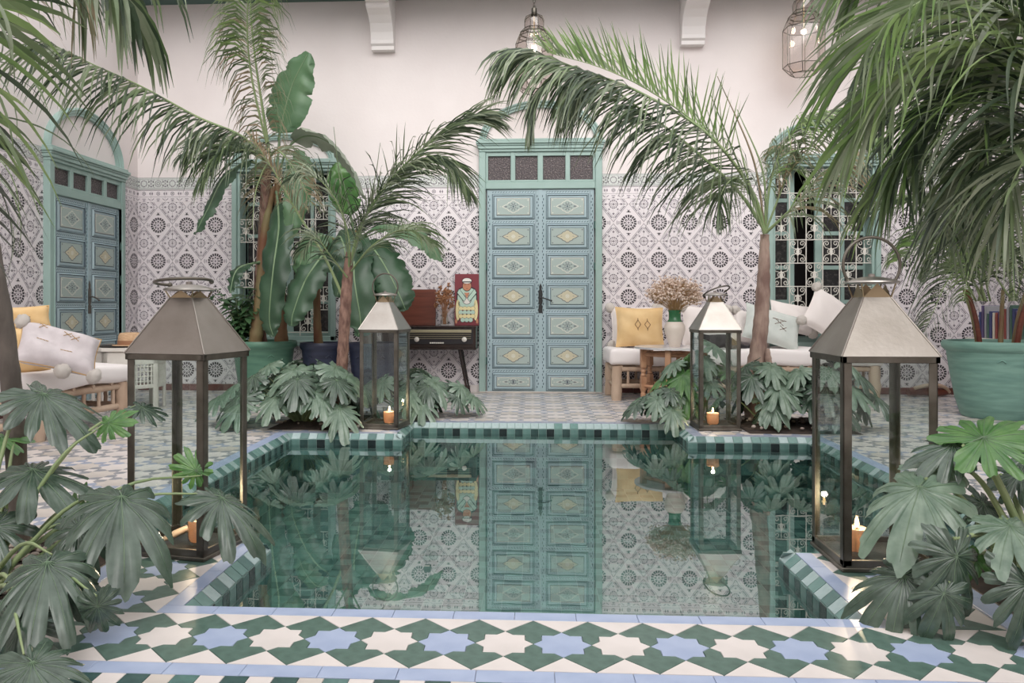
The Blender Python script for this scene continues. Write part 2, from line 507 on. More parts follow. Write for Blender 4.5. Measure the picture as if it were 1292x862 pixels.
def border_tile():     # width TW/2
    P = []; 
    P.append(strip((-TW/4, .062), (TW/4, .062), .004, 1, 2)); P.append(strip((-TW/4, -.012), (TW/4, -.012), .003, 1, 2))
    P += ring(0, .026, .012, .023, 8, .7, 1, 2); P += ring(0, .026, 0, .007, 6, 1, 1, 1)
    for s in (-1, 1): P.append(diamond(s*.07, .026, .009, .02, 1, 2)); P.append(strip((s*.05, -.03), (s*.075, -.05), .007, 1, 2))
    P.append(strip((-.02, -.035), (.02, -.035), .008, 1, 2)); P.append(diamond(0, -.055, .02, .008, 1, 2))
    return P
def frieze_tile():
    P = [([(-TW/2, -.07), (TW/2, -.07), (TW/2, .07), (-TW/2, .07)], 1, 4)]
    for z in (-.066, .066, .052, -.052): P.append(strip((-TW/2, z), (TW/2, z), .003, 2, 2))
    P += ring(0, 0, .030, .040, 12, .7, 2, 2); P += ring(0, 0, .012, .02, 8, .7, 2, 1)
    for s in (-1, 1):
        P += ring(s*TW/2, 0, .028, .040, 6, .7, 2, 2, arc=((90, 270) if s > 0 else (-90, 90)))
        P.append(strip((s*.045, -.045), (s*.12, .045), .005, 2, 2)); P.append(strip((s*.045, .045), (s*.12, -.045), .005, 2, 2))
        for k in (-1, 1): P.append(diamond(s*.0825, k*.032, .02, .008, 2, 2)); P.append(diamond(s*.055, k*.018, .006, .012, 2, 1)); P.append(diamond(s*.11, k*.018, .006, .012, 2, 1))
    return P
WT_M = ['wt_base', 'wt_dark', 'wt_mid', 'wt_light', 'wt_green']
def tile_mesh(polys, hw, hh, rect=None, name='wall_tile'):
    """rect in local coordinates, tile face at local -y"""
    x0, x1, z0, z1 = rect or (-hw, hw, -hh, hh)
    g = .0012; T = .006
    mb = MB()
    mb.box(x0+g, x1-g, -T, 0, z0+g, z1-g, 0)
    for (p, layer, m) in polys:
        q = clip_rect(p, x0+g, x1-g, z0+g, z1-g)
        if len(q) >= 3:
            y = -T - .0005*layer
            mb.add([(a, y, b) for a, b in q], [tuple(range(len(q)))], m)
    return mb.mesh(name, WT_M)
FT, BT, ZT = field_tile(), border_tile(), frieze_tile()
FM = tile_mesh(FT, TW/2, TH/2); BM = tile_mesh(BT, TW/4, .07); ZM = tile_mesh(ZT, TW/2, .07)
def tile_wall(parent, u0, u1, lat, holes):
    rows = [(.236+TH*k, TH, TW, FT, FM, 'wall_tile') for k in range(5)] + [(2.286, TH, TW, FT, FM, 'wall_tile')] + \
           [(2.21, .14, TW/2, BT, BM, 'border_tile'), (2.35, .14, TW, ZT, ZM, 'frieze_tile')]
    for (zc, h, w, polys, me, nm) in rows:
        lo, hi = zc-h/2, zc+h/2
        zmin, zmax = (.075, 2.14) if nm == 'wall_tile' else (lo, hi)
        k0 = math.floor((u0-lat)/w)-1; k1 = math.ceil((u1-lat)/w)+1
        for k in range(k0, k1+1):
            uc = lat + k*w
            full = (uc-w/2, uc+w/2, lo, hi)
            r = (max(full[0], u0), min(full[1], u1), max(lo, zmin), min(hi, zmax))
            if r[1]-r[0] < .004 or r[3]-r[2] < .004: continue
            rs = [r]
            for hh_ in holes: rs = rect_minus(rs, hh_)
            for q in rs:
                if q[1]-q[0] < .006 or q[3]-q[2] < .006: continue
                if max(abs(q[i]-full[i]) for i in range(4)) < 1e-4: m_ = me
                else: m_ = tile_mesh(polys, w/2, h/2, (q[0]-uc, q[1]-uc, q[2]-zc, q[3]-zc), nm)
                put(nm, m_, parent, (uc, 0, zc))
DOOR_C = (.085, .678)      # centre and half width of the middle door
tile_wall(wb, XL+.001, XR-.001, 1.057, [WIN1, WIN2, (DOOR_C[0]-DOOR_C[1]+.02, DOOR_C[0]+DOOR_C[1]-.02, 0, 2.8)])
tile_wall(wlft, 1.6, YB-.008, 8.60, [(7.0, 8.26, 0, 2.5)])
tile_wall(wrgt, -YB+.008, -3.0, -8.5, [])
def base_tiles(parent, u0, u1, gaps):
    me = MB().bbox(0, .196, -.012, 0, .0, .072, .003).mesh('skirting_tile', 'red_tile')
    u = u0
    while u < u1-.2:
        if not any(a-.19 < u < b for a, b in gaps): put('skirting_tile', me, parent, (u, 0, 0))
        u += .2
base_tiles(wb, XL+.01, XR, [(DOOR_C[0]-.68, DOOR_C[0]+.68)])
base_tiles(wlft, 2.0, YB, [(6.96, 8.30)])
base_tiles(wrgt, -YB, -3.5, [])

# ------------------------------------------------------------------ doors
def panel_mesh(w, h, yellow):
    mb = MB(); ms = ['door_blue', 'door_line', 'door_panel', 'door_cream', 'door_yellow', 'door_grey', 'teal_paint']
    def layer(poly, y, m): mb.add([(a, y, b) for a, b in poly], [tuple(range(len(poly)))], m)
    def frame(x0, x1, z0, z1, t, ya, yb, m):
        """rectangular moulding whose section rises from ya outside to yb"""
        o = [(x0,z0),(x1,z0),(x1,z1),(x0,z1)]; i = [(x0+t,z0+t),(x1-t,z0+t),(x1-t,z1-t),(x0+t,z1-t)]
        for k in range(4):
            k2 = (k+1) % 4
            mb.add([(o[k][0],ya,o[k][1]),(o[k2][0],ya,o[k2][1]),(i[k2][0],yb,i[k2][1]),(i[k][0],yb,i[k][1])], [(0,1,2,3)], m)
    hw, hh = w/2, h/2
    frame(-hw, hw, -hh, hh, .006, -.002, -.002, 1)
    frame(-hw+.006, hw-.006, -hh+.006, hh-.006, .012, -.002, -.016, 0)
    frame(-hw+.018, hw-.018, -hh+.018, hh-.018, .006, -.016, -.004, 1)
    layer([(-hw+.024,-hh+.024),(hw-.024,-hh+.024),(hw-.024,hh-.024),(-hw+.024,hh-.024)], -.004, 0)
    a, b = hw-.055, hh-.052
    frame(-a-.006, a+.006, -b-.006, b+.006, .006, -.004, -.010, 1 if yellow else 5)
    frame(-a, a, -b, b, .005, -.010, -.012, 2 if yellow else 3)
    layer([(-a+.005,-b+.005),(a-.005,-b+.005),(a-.005,b-.005),(-a+.005,b-.005)], -.0105, 2)
    # scalloped medallion
    A, B = a*.72, b*.80
    sh = [(1,0),(.70,.30),(.52,.42),(.42,.66),(.22,.78),(.10,1),(-.10,1),(-.22,.78),(-.42,.66),(-.52,.42),(-.70,.30),(-1,0),
          (-.70,-.30),(-.52,-.42),(-.42,-.66),(-.22,-.78),(-.10,-1),(.10,-1),(.22,-.78),(.42,-.66),(.52,-.42),(.70,-.30)]
    def fan(k, y, m):
        pts = [(0, y, 0)] + [(x*A*k, y, z*B*k) for x, z in sh]
        mb.add(pts, [(0, i, i % 22 + 1) for i in range(1, 23)], m)
    fan(1.0, -.0125, 5 if yellow else 3); fan(.88, -.013, 4 if yellow else 2)
    if yellow:
        for i in range(8):
            an = i*PI/4; mb.add([(0,-.0136,0),(.020*math.cos(an-.25),-.0136,.020*math.sin(an-.25)),(.026*math.cos(an),-.0136,.026*math.sin(an)),(.020*math.cos(an+.25),-.0136,.020*math.sin(an+.25))], [(0,1,2,3)], 3)
        for s in (-1, 1): layer([(s*A*.45, -.004), (s*A*.66, 0), (s*A*.45, .004)], -.0136, 5)
    else:
        for i in range(8):
            an = i*PI/4+PI/8; r = A*.5 if i % 4 in (0, 3) else B*.72
            for k in (.42, .75):
                c = (r*k*math.cos(an), r*k*math.sin(an)); layer([(c[0]+.010,c[1]),(c[0],c[1]+.008),(c[0]-.010,c[1]),(c[0],c[1]-.008)], -.0136, 5)
        layer([(.012,0),(0,.012),(-.012,0),(0,-.012)], -.0137, 1)
        for s in (-1, 1): layer([(s*A*.48,0),(s*A*.62,.010),(s*A*.80,0),(s*A*.62,-.010)], -.0136, 5)
    for sx in (-1, 1):
        c = sx*(A+.014); layer([(c+.010,0),(c,.004),(c-.010,0),(c,-.004)], -.0125, 5 if yellow else 3)
        for sz in (-1, 1):
            c = (sx*(a-.018), sz*(b-.018)); layer([(c[0]+.009,c[1]),(c[0],c[1]+.009),(c[0]-.009,c[1]),(c[0],c[1]-.009)], -.0125, 5 if yellow else 3)
    return mb.mesh('panel', ms)

def make_door(name, label, loc, rz, w, Hr, leaf_top, row, nrows, last, arch_b, handle_mat, first_yellow=0):
    """local x along the wall, -y into the courtyard, z up"""
    d = thing(name, label, None, loc, rz, kind='structure')
    hw = w/2; fw = .075
    fr = MB()
    for s in (-1, 1):
        fr.bbox(min(s*hw, s*(hw-fw)), max(s*hw, s*(hw-fw)), -.07, .0, 0, Hr-.14, .006)
        fr.bbox(min(s*(hw-fw), s*(hw-fw+.012)), max(s*(hw-fw), s*(hw-fw+.012)), -.078, 0, 0, leaf_top+.01, .003)
    fr.bbox(-hw+fw, hw-fw, -.065, 0, leaf_top, leaf_top+.075, .005)
    fr.build('frame', 'teal_paint', d)
    cn = MB(); z = Hr-.14
    for (h, dep, ov) in ((.03, .075, .0), (.035, .09, .012), (.02, .10, .02), (.03, .115, .03), (.025, .095, .015)):
        cn.bbox(-hw-ov, hw+ov, -dep, 0, z, z+h, .005); z += h
    cn.build('cornice', 'teal_paint', d)
    # arch moulding
    ar = MB(); A, B = hw-.005, arch_b; N = 40
    prof = [(0, 0), (0, -.05), (-.018, -.065), (-.034, -.05), (-.048, -.05), (-.06, -.035), (-.075, -.035), (-.075, 0)]
    vs = []; K = len(prof)
    for i in range(N+1):
        a = PI*i/N
        for (dr, y) in prof: vs.append(((A+dr)*math.cos(a), y, Hr + (B+dr)*math.sin(a)))
    fs = [(i*K+j, i*K+(j+1) % K, (i+1)*K+(j+1) % K, (i+1)*K+j) for i in range(N) for j in range(K)]
    ar.add(vs, fs); ar.build('arch', 'teal_paint', d, 35)
    # transom
    tz0, tz1 = leaf_top+.075, Hr-.14
    ix = hw-fw; tr = MB(); pw = 2*ix/4
    for k in range(5):
        x = -ix + k*pw; t = .026 if k != 2 else .03
        tr.bbox(max(x-t, -ix), min(x+t, ix), -.055, -.01, tz0, tz1, .005)
    tr.bbox(-ix, ix, -.052, -.012, tz0, tz0+.025, .004); tr.bbox(-ix, ix, -.052, -.012, tz1-.045, tz1, .004)
    tr.build('transom', 'teal_paint', d)
    for k in range(4):
        MB().box(-ix+k*pw+.02, -ix+(k+1)*pw-.02, -.028, -.02, tz0+.02, tz1-.04).build('pane', 'seeded_glass', d)
    # leaves
    lw = ix-.012
    for s in (-1, 1):
        x0, x1 = (-lw, -.004) if s < 0 else (.004, lw)
        lf = MB(); ms = ['door_blue', 'teal_paint', 'door_line', 'door_cream']
        lf.box(x0, x1, -.040, -.006, .012, leaf_top-.004, 0)
        me_l = []
        st = .058
        # dashed carving on the stiles
        for xs in (x0+st/2-.004, x1-st/2+.004):
            z = .05; k = 0
            while z < leaf_top-.06:
                dx = .006 if k % 2 else -.006
                lf.add([(xs+dx-.005,-.0405,z),(xs+dx+.005,-.0405,z+.004),(xs+dx+.005,-.0405,z+.026),(xs+dx-.005,-.0405,z+.022)], [(0,1,2,3)], 2)
                z += .034; k += 1
            for o_ in (-.021, .021):
                lf.box(xs+o_-.0018, xs+o_+.0018, -.0425, -.04, .02, leaf_top-.02, 0 if o_ > 0 else 2)
        zs = [leaf_top - .03 - row*i for i in range(nrows)]
        for i, zt in enumerate(zs):
            # rail carving above every panel
            x = x0+st
            while x < x1-st-.02:
                lf.add([(x,-.0405,zt-.004),(x+.016,-.0405,zt-.004+.010),(x+.022,-.0405,zt+.006),(x+.006,-.0405,zt-.010)], [(0,1,2,3)], 2)
                x += .03
        if s > 0: lf.box(-.016, .020, -.050, -.040, .012, leaf_top-.004, 0)
        leaf = lf.build('door_leaf', ms, d)
        for i, zt in enumerate(zs):
            hgt = (row-.045) if i < nrows-1 else (last-.05)
            cz = zt - .022 - hgt/2
            key = (round(x1-x0-2*st, 3), round(hgt, 3), (i+first_yellow) % 2)
            if key not in PCACHE: PCACHE[key] = panel_mesh(*key)
            put('panel', PCACHE[key], leaf, ((x0+x1)/2, -.040, cz))
        for hz in (.35, leaf_top*.62, leaf_top-.4):
            MB().tube([(s*(lw+.004), -.06, hz-.04), (s*(lw+.004), -.06, hz+.04)], .008, 8).build('hinge', 'teal_dark', leaf)
        if s > 0:
            hd = MB(); hz = 1.02
            hd.prism([(-.022,-.14),(.022,-.14),(.022,-.06),(.014,-.05),(.022,-.03),(.022,.10),(.012,.12),(.016,.15),(0,.19),(-.016,.15),(-.012,.12),(-.022,.10),(-.022,-.03),(-.014,-.05),(-.022,-.06)],
                     0, .008, 0, Matrix.Translation((.002, -.050, hz)) @ Matrix.Rotation(PI/2, 4, 'X'))
            hd.tube([(.002,-.055,hz+.03),(.002,-.085,hz+.03),(.05,-.088,hz+.02),(.12,-.085,hz-.005)], .007, 8)
            hd.sphere((.12,-.085,hz-.005), .011); hd.tube([(.002,-.055,hz-.07),(.002,-.07,hz-.07)], .009, 8)
            hd.build('handle', handle_mat, leaf)
    MB().bbox(-hw, hw, -.09, .0, 0, .014, .004).build('sill', 'tile_beige', d)
    return d
PCACHE = {}
make_door('door_1', 'tall sea green double door with arch in the middle of the back wall', (DOOR_C[0], YB, 0), 0, 1.356, 2.80, 2.25, .33, 7, .25, .43, 'iron_black')
make_door('door_2', 'sea green arched double door in the left wall behind the white table', (XL, 7.63, 0), PI/2, 1.34, 2.44, 2.00, .335, 6, .30, .48, 'dull_steel')

# ------------------------------------------------------------------ windows with white wrought iron grilles
def spiral(cx, cz, r0, r1, a0, turns, n=12):
    return [(cx+(r0+(r1-r0)*i/n)*math.cos(a0+turns*2*PI*i/n), cz+(r0+(r1-r0)*i/n)*math.sin(a0+turns*2*PI*i/n)) for i in range(n+1)]
GW, GH = .178, .255
def scroll_mesh():
    mb = MB(); hw, hh = GW/2-.006, GH/2-.006
    for sx in (-1, 1):
        for sz in (-1, 1):
            c = (hw-.034, hh-.036)
            pts = spiral(c[0], c[1], .006, .032, math.radians(70), -1.28, 20) + [(c[0]+.012, c[1]-.045), (.024, .030), (.012, .010)]
            pts = [(sx*x, sz*z) for x, z in pts]
            mb.tube([(x, 0, z) for x, z in pts], .0042, 4, cap=False)
    for sx in (-1, 1):
        mb.tube([(sx*.010, 0, .03), (sx*.036, 0, .012), (sx*.036, 0, -.012), (sx*.010, 0, -.03)], .0045, 4)
    mb.prism([(0,.045),(-.014,.03),(-.008,.012),(-.022,.0),(-.012,-.012),(-.014,-.03),(0,-.05),(.014,-.03),(.012,-.012),(.022,0),(.008,.012),(.014,.03)], -.006, .006,
             0, Matrix.Rotation(PI/2, 4, 'X'))
    mb.tube([(0, 0, hh), (0, 0, .045)], .004, 4); mb.tube([(0, 0, -hh), (0, 0, -.045)], .004, 4)
    return mb.mesh('scroll_panel', 'iron_white')
SCR = scroll_mesh()
def make_window(name, label, win, arch_b, parity):
    x0, x1, z0, z1 = win; cx = (x0+x1)/2; w = x1-x0; hw = w/2
    d = thing(name, label, None, (cx, YB, 0), 0, kind='structure')
    fr = MB()
    for s in (-1, 1):
        fr.bbox(min(s*hw, s*(hw-.055)), max(s*hw, s*(hw-.055)), -.05, .26, z0, z1-.13, .006)
        fr.bbox(min(s*(hw-.055), s*(hw-.085)), max(s*(hw-.055), s*(hw-.085)), -.02, .20, z0, z1-.13, .006)
    fr.bbox(-hw, hw, -.05, .26, z0, z0+.06, .006)
    fr.build('window_frame', 'teal_paint', d)
    MB().bbox(-hw-.02, hw+.02, -.09, .02, z0-.05, z0+.012, .006).build('window_sill', 'teal_paint', d)
    cn = MB(); z = z1-.13
    for (h, dep, ov) in ((.03, .055, 0), (.035, .075, .012), (.02, .09, .02), (.045, .105, .03)):
        cn.bbox(-hw-ov, hw+ov, -dep, .26, z, z+h, .005); z += h
    cn.build('cornice', 'teal_paint', d)
    ar = MB(); A, B = hw-.005, arch_b; N = 36
    prof = [(0, 0), (0, -.04), (-.018, -.055), (-.034, -.04), (-.048, -.04), (-.06, -.028), (-.068, -.028), (-.068, 0)]
    K = len(prof); vs = []
    for i in range(N+1):
        a = PI*i/N
        for (dr, y) in prof: vs.append(((A+dr)*math.cos(a), y, z1 + (B+dr)*math.sin(a)))
    ar.add(vs, [(i*K+j, i*K+(j+1) % K, (i+1)*K+(j+1) % K, (i+1)*K+j) for i in range(N) for j in range(K)])
    ar.build('arch', 'teal_paint', d, 35)
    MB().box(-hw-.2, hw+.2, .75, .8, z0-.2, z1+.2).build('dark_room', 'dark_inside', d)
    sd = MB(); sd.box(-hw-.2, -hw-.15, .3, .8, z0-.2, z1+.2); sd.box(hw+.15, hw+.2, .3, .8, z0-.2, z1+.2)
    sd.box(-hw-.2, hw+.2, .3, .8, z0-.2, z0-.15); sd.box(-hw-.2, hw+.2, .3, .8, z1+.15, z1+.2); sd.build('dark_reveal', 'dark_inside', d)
    # opened casements behind the grille
    for (a, b) in ((-.10+w*.06, hw-.02), (-hw+.03, -hw+.35)):
        cs = MB(); 
        for xx in (a, b-.08, (a+b)/2-.02 if b-a > .45 else a): cs.bbox(xx, xx+(.08 if xx != (a+b)/2-.02 else .04), .17, .21, z0+.05, z1-.14, .005)
        for zz in (z0+.06, z0+.42, z0+.80, z0+1.18, z0+1.55, z1-.22): cs.bbox(a, b, .172, .208, zz, zz+.045, .004)
        c_ = cs.build('casement', 'teal_paint', d)
        MB().box(a+.03, b-.03, .188, .192, z0+.08, z1-.18).build('pane', 'dark_glass', c_)
    nc = 6; g0 = -nc*GW/2; gt = z1-.155; nr = 7
    bars = MB()
    for k in range(nc+1): bars.bbox(g0+k*GW-.005, g0+k*GW+.005, .005, .015, z0+.05, z1-.13, .002)
    for k in range(nr+1):
        z = gt - k*GH
        if z > z0+.05: bars.bbox(g0, g0+nc*GW, .004, .016, z-.005, z+.005, .002)
    gr = bars.build('grille', 'iron_white', d)
    for r in range(nr):
        for c in range(nc):
            if (r+c) % 2 == parity:
                zc = gt-(r+.5)*GH
                if zc-GH/2 > z0-.0: put('scroll_panel', SCR, gr, (g0+(c+.5)*GW, .01, zc))
    return d
make_window('window_1', 'green framed arched window with scroll grille behind the banana plants', WIN1, .30, 0)
make_window('window_2', 'green framed arched window with white scroll grille above the long bench', WIN2, .38, 0)

# ------------------------------------------------------------------ floor
POOL = [(-1.06,2.43),(.965,2.43),(.965,3.12),(1.98,3.12),(1.98,5.75),(1.13,5.75),(1.13,6.33),(-.97,6.33),(-.97,5.75),(-1.80,5.75),(-1.80,3.12),(-1.06,3.12)]
def in_pool(x, y, e=0):
    return (-1.06-e < x < .965+e and 2.43-(.012 if e else 0) < y < 3.12+.1) or (-1.80-e < x < 1.98+e and 3.12-e < y < 5.75+e) or (-.97-e < x < 1.13+e and 5.7 < y < 6.33+e)
def grid_minus_pool(xs, ys, e):
    for i in range(len(xs)-1):
        for j in range(len(ys)-1):
            if not in_pool((xs[i]+xs[i+1])/2, (ys[j]+ys[j+1])/2, e): yield xs[i], xs[i+1], ys[j], ys[j+1]
E_ = .047
fx = [XL-.2, -1.80-E_, -1.06-E_, -.97-E_, .965+E_, 1.13+E_, 1.98+E_, XR+.2]
fy = [-3.2, 2.418, 3.12-E_, 5.75+E_, 6.33+E_, YB+.2]
mb = MB()
for (a, b, c, d) in grid_minus_pool(fx, fy, E_): mb.box(a, b, c, d, -.30, -.0055)
floor = tag(mb.build('floor', 'grout'), 'patterned courtyard floor of star shaped tiles around the pool', kind='structure')

def khatam(cx, cy, R, a0=0):
    r2 = R*.7654
    return [(cx+(R if i % 2 == 0 else r2)*math.cos(a0+i*PI/8), cy+(R if i % 2 == 0 else r2)*math.sin(a0+i*PI/8)) for i in range(16)]
def shrink(poly, g):
    """inset a polygon by g (simple per-vertex offset)"""
    n = len(poly); out = []
    ar = sum(poly[i][0]*poly[(i+1) % n][1]-poly[(i+1) % n][0]*poly[i][1] for i in range(n))
    sg = 1 if ar > 0 else -1
    for i in range(n):
        p0, p1, p2 = poly[i-1], poly[i], poly[(i+1) % n]
        e1 = Vector((p1[0]-p0[0], p1[1]-p0[1])); e2 = Vector((p2[0]-p1[0], p2[1]-p1[1]))
        if e1.length < 1e-6 or e2.length < 1e-6: out.append(p1); continue
        e1.normalize(); e2.normalize()
        n1 = Vector((-e1.y, e1.x))*sg; n2 = Vector((-e2.y, e2.x))*sg
        b = n1+n2
        if b.length < .2: out.append(p1); continue
        b.normalize(); k = g/max(.45, b.dot(n1))
        out.append((p1[0]+b.x*k, p1[1]+b.y*k))
    return out
TG = .0016
def tile_poly(name, poly, m, parent=floor, c=(0, 0)):
    poly = [(x-c[0], y-c[1]) for x, y in poly]
    p0 = shrink(poly, TG*.4); p1 = shrink(poly, TG)
    mb = MB(); n = len(poly)
    vs = [(x, y, -.006) for x, y in p0] + [(x, y, -.0012) for x, y in p0] + [(x, y, 0) for x, y in p1]
    mb.add(vs, [tuple(range(2*n, 3*n))] + [(i, (i+1) % n, n+(i+1) % n, n+i) for i in range(n)] + [(n+i, n+(i+1) % n, 2*n+(i+1) % n, 2*n+i) for i in range(n)])
    return mb.mesh(name, m)
TCACHE = {}
def lay(kind, key, poly_fn, m, x, y, parent=floor, rz=0):
    k = (kind, key, m)
    if k not in TCACHE: TCACHE[k] = tile_poly(kind, poly_fn(), m)
    return put(kind, TCACHE[k], parent, (x, y, random.uniform(-.0005, .0004)), (0, 0, rz))

# near band of big stars: s = tip-to-tip size
def star_band(x0, x1, yc, s, phase, vertical=False, T=None, seamlo=None):
    """row of khatam stars along local x, kites between, white triangles at both edges"""
    R = s/2
    def star(): return khatam(0, 0, R)
    def kite():
        # from star tip (left) around both stars to (right), apex above
        L = [( -R + p[0], p[1]) for p in khatam(0, 0, R)[0:5]]      # 0..90 deg of left star
        Rr = [(R + p[0], p[1]) for p in khatam(0, 0, R)[4:9]]       # 90..180 of right star
        poly = list(reversed(L)) + list(reversed(Rr))[1:] + [(0, 2*R)]
        return poly
    def tri(): return [(-R, 2*R), (0, R), (R, 2*R)]
    n0 = math.floor((x0-phase)/s)-1; n1 = math.ceil((x1-phase)/s)+1
    loc = lambda x, y: (T @ Vector((x, y, 0))) if T else Vector((x, y, 0))
    rz0 = T.to_euler().z if T else 0
    def emitp(kind, fn, m, x, y, rz, key):
        # clip against ends if needed
        pl = fn(); ca, sa = math.cos(rz), math.sin(rz)
        w = [(x+a*ca-b*sa, y+a*sa+b*ca) for a, b in pl]
        lo = min(p[0] for p in w); hi = max(p[0] for p in w)
        if hi <= x0+.004 or lo >= x1-.004: return
        if lo >= x0-1e-4 and hi <= x1+1e-4:
            p = loc(x, y); lay(kind, key, fn, m, p.x, p.y, rz=rz0+rz)
        else:
            q = clip(w, 0, x0, True)
            if q: q = clip(q, 0, x1, False)
            if not q: return
            ar_ = abs(sum(q[i][0]*q[(i+1) % len(q)][1]-q[(i+1) % len(q)][0]*q[i][1] for i in range(len(q))))
            if ar_ < 2e-4: return
            cc = (sum(p[0] for p in q)/len(q), yc)
            p = loc(cc[0], cc[1])
            me = tile_poly(kind, q, m, c=cc)
            put(kind, me, floor, (p.x, p.y, 0), (0, 0, rz0))
    for k in range(n0, n1+1):
        x = phase+k*s
        emitp('star_tile', star, 'tile_blue' if k % 2 == 0 else 'tile_white', x, yc, 0, 's%.3f' % s)
        for rz in (0, PI):
            emitp('arrow_tile', kite, 'tile_green', x+R, yc, rz, 'k%.3f' % s)
            emitp('edge_tile', tri, 'tile_white', x, yc, rz, 't%.3f' % s)
S1 = .1635
star_band(-1.49, 1.40, 2.2045, S1, -.897)
# side bands running away from the viewer beside the near lanterns
SB = .1605
Tl = Matrix.Translation((-1.3285, 0, 0)) @ Matrix.Rotation(PI/2, 4, 'Z')
star_band(2.37, 3.20, 0, SB, 2.37+SB*.5, T=Tl)
Tr = Matrix.Translation((1.2290, 0, 0)) @ Matrix.Rotation(PI/2, 4, 'Z')
star_band(2.37, 3.07, 0, SB, 2.37+SB*.5, T=Tr)

def strip_tiles(x0, x1, y0, y1, along, L, m='tile_blue', nm='strip_tile', alt=None):
    a, b = (x0, x1) if along == 'x' else (y0, y1)
    n = max(1, round((b-a)/L)); l = (b-a)/n
    for i in range(n):
        w, h = (l, y1-y0) if along == 'x' else (x1-x0, l)
        cx, cy = (a+(i+.5)*l, (y0+y1)/2) if along == 'x' else ((x0+x1)/2, a+(i+.5)*l)
        mm = alt[i % len(alt)] if alt else m
        lay(nm, '%.4f_%.4f' % (w, h), lambda: [(-w/2,-h/2),(w/2,-h/2),(w/2,h/2),(-w/2,h/2)], mm, cx, cy)
strip_tiles(-1.18, 1.07, 2.3705, 2.43, 'x', .18)
strip_tiles(-1.57, 1.48, 1.975, 2.039, 'x', .2)
strip_tiles(-1.57, 1.48, 1.915, 1.973, 'x', .065, nm='small_tile', alt=['pool_dark', 'tile_white', 'pool_dark', 'tile_beige', 'pool_mid', 'tile_white'])
strip_tiles(-1.168, -1.108, 2.43, 3.12-E_, 'y', .17); strip_tiles(1.013, 1.073, 2.43, 3.12-E_, 'y', .17)
strip_tiles(-1.57, -1.492, 2.04, 3.22, 'y', .2); strip_tiles(1.402, 1.48, 2.04, 3.22, 'y', .2)

# field: white stars with four grey or blue arms and a small white square between them
FS = .205
def field(rects):
    R = FS/2
    cells = []
    for (x0, x1, y0, y1) in rects:
        i0, i1 = math.floor(x0/FS)-1, math.ceil(x1/FS)+1; j0, j1 = math.floor(y0/FS)-1, math.ceil(y1/FS)+1
        for i in range(i0, i1+1):
            for j in range(j0, j1+1):
                cx, cy = i*FS, j*FS
                cells.append(('star', cx, cy, (x0, x1, y0, y1), (i, j)))
                cells.append(('cross', cx+R, cy+R, (x0, x1, y0, y1), (i, j)))
    r2 = R*.7654
    st = khatam(0, 0, R)
    # one arm of the interstice: the tip region towards +y, from the notch corners to the junction
    base = khatam(0, 0, R)
    # the arm lies between left star's 0..45 and right star's 135..180, apex at (0,-R)
    Lp = [(-R+p[0], -R+p[1]) for p in base[0:3]]; Rp = [(R+p[0], -R+p[1]) for p in base[6:9]]
    arm = list(reversed(Lp)) + list(reversed(Rp))[1:]
    sq = [Lp[2], Rp[0], (Rp[0][0], -Rp[0][1]), (Lp[2][0], -Lp[2][1])]
    stuff = {}
    pieces = []
    for (t, cx, cy, rc, ij) in cells:
        if t == 'star': pieces.append(('star_tile', st, 'tile_white' if (ij[0]+ij[1]) % 3 else 'tile_beige', cx, cy, 0, rc))
        else:
            am = 'tile_greygreen' if ij[1] % 3 != 1 else 'tile_greyblue'
            for q in range(4): pieces.append(('arm_tile', arm, am, cx, cy, q*PI/2, rc))
            pieces.append(('square_tile', sq, 'tile_white', cx, cy, 0, rc))
    pieces.sort(key=lambda p: (p[4]-.0)**2 + p[3]**2*.6)
    count = {}
    for (nm, poly, m, cx, cy, rz, rc) in pieces:
        ca, sa = math.cos(rz), math.sin(rz)
        w = [(cx+a*ca-b*sa, cy+a*sa+b*ca) for a, b in poly]
        xs_ = [p[0] for p in w]; ys_ = [p[1] for p in w]
        if max(xs_) <= rc[0]+.003 or min(xs_) >= rc[1]-.003 or max(ys_) <= rc[2]+.003 or min(ys_) >= rc[3]-.003: continue
        whole = min(xs_) >= rc[0]-1e-5 and max(xs_) <= rc[1]+1e-5 and min(ys_) >= rc[2]-1e-5 and max(ys_) <= rc[3]+1e-5
        if not whole:
            w = clip_rect(w, *rc)
            if len(w) < 3: continue
            if abs(sum(w[i][0]*w[(i+1) % len(w)][1]-w[(i+1) % len(w)][0]*w[i][1] for i in range(len(w)))) < 3e-4: continue
        seen = abs(cx) < .62*cy+.3 and not (cy < 2.6)
        c_ = count.get(nm, 0)
        lim = {'star_tile': 230, 'arm_tile': 280, 'square_tile': 280}[nm]
        if whole and seen and c_ < lim:
            count[nm] = c_+1
            k = (nm, 'F', m)
            if k not in TCACHE: TCACHE[k] = tile_poly(nm, poly, m)
            put(nm, TCACHE[k], floor, (cx, cy, 0), (0, 0, rz))
        else:
            mb = stuff.setdefault('all', MB()); idx = ['tile_white', 'tile_beige', 'tile_greygreen', 'tile_greyblue'].index(m)
            w2 = shrink(w, TG)
            n = len(w2)
            mb.add([(x, y, -.0004) for x, y in w2] + [(x, y, -.006) for x, y in w2], [tuple(range(n))] + [(i, n+i, n+(i+1) % n, (i+1) % n) for i in range(n)], idx)
    o = stuff['all'].build('distant_floor_tile', ['tile_white', 'tile_beige', 'tile_greygreen', 'tile_greyblue'], floor)
    tag(o, kind='stuff')
B8 = .08
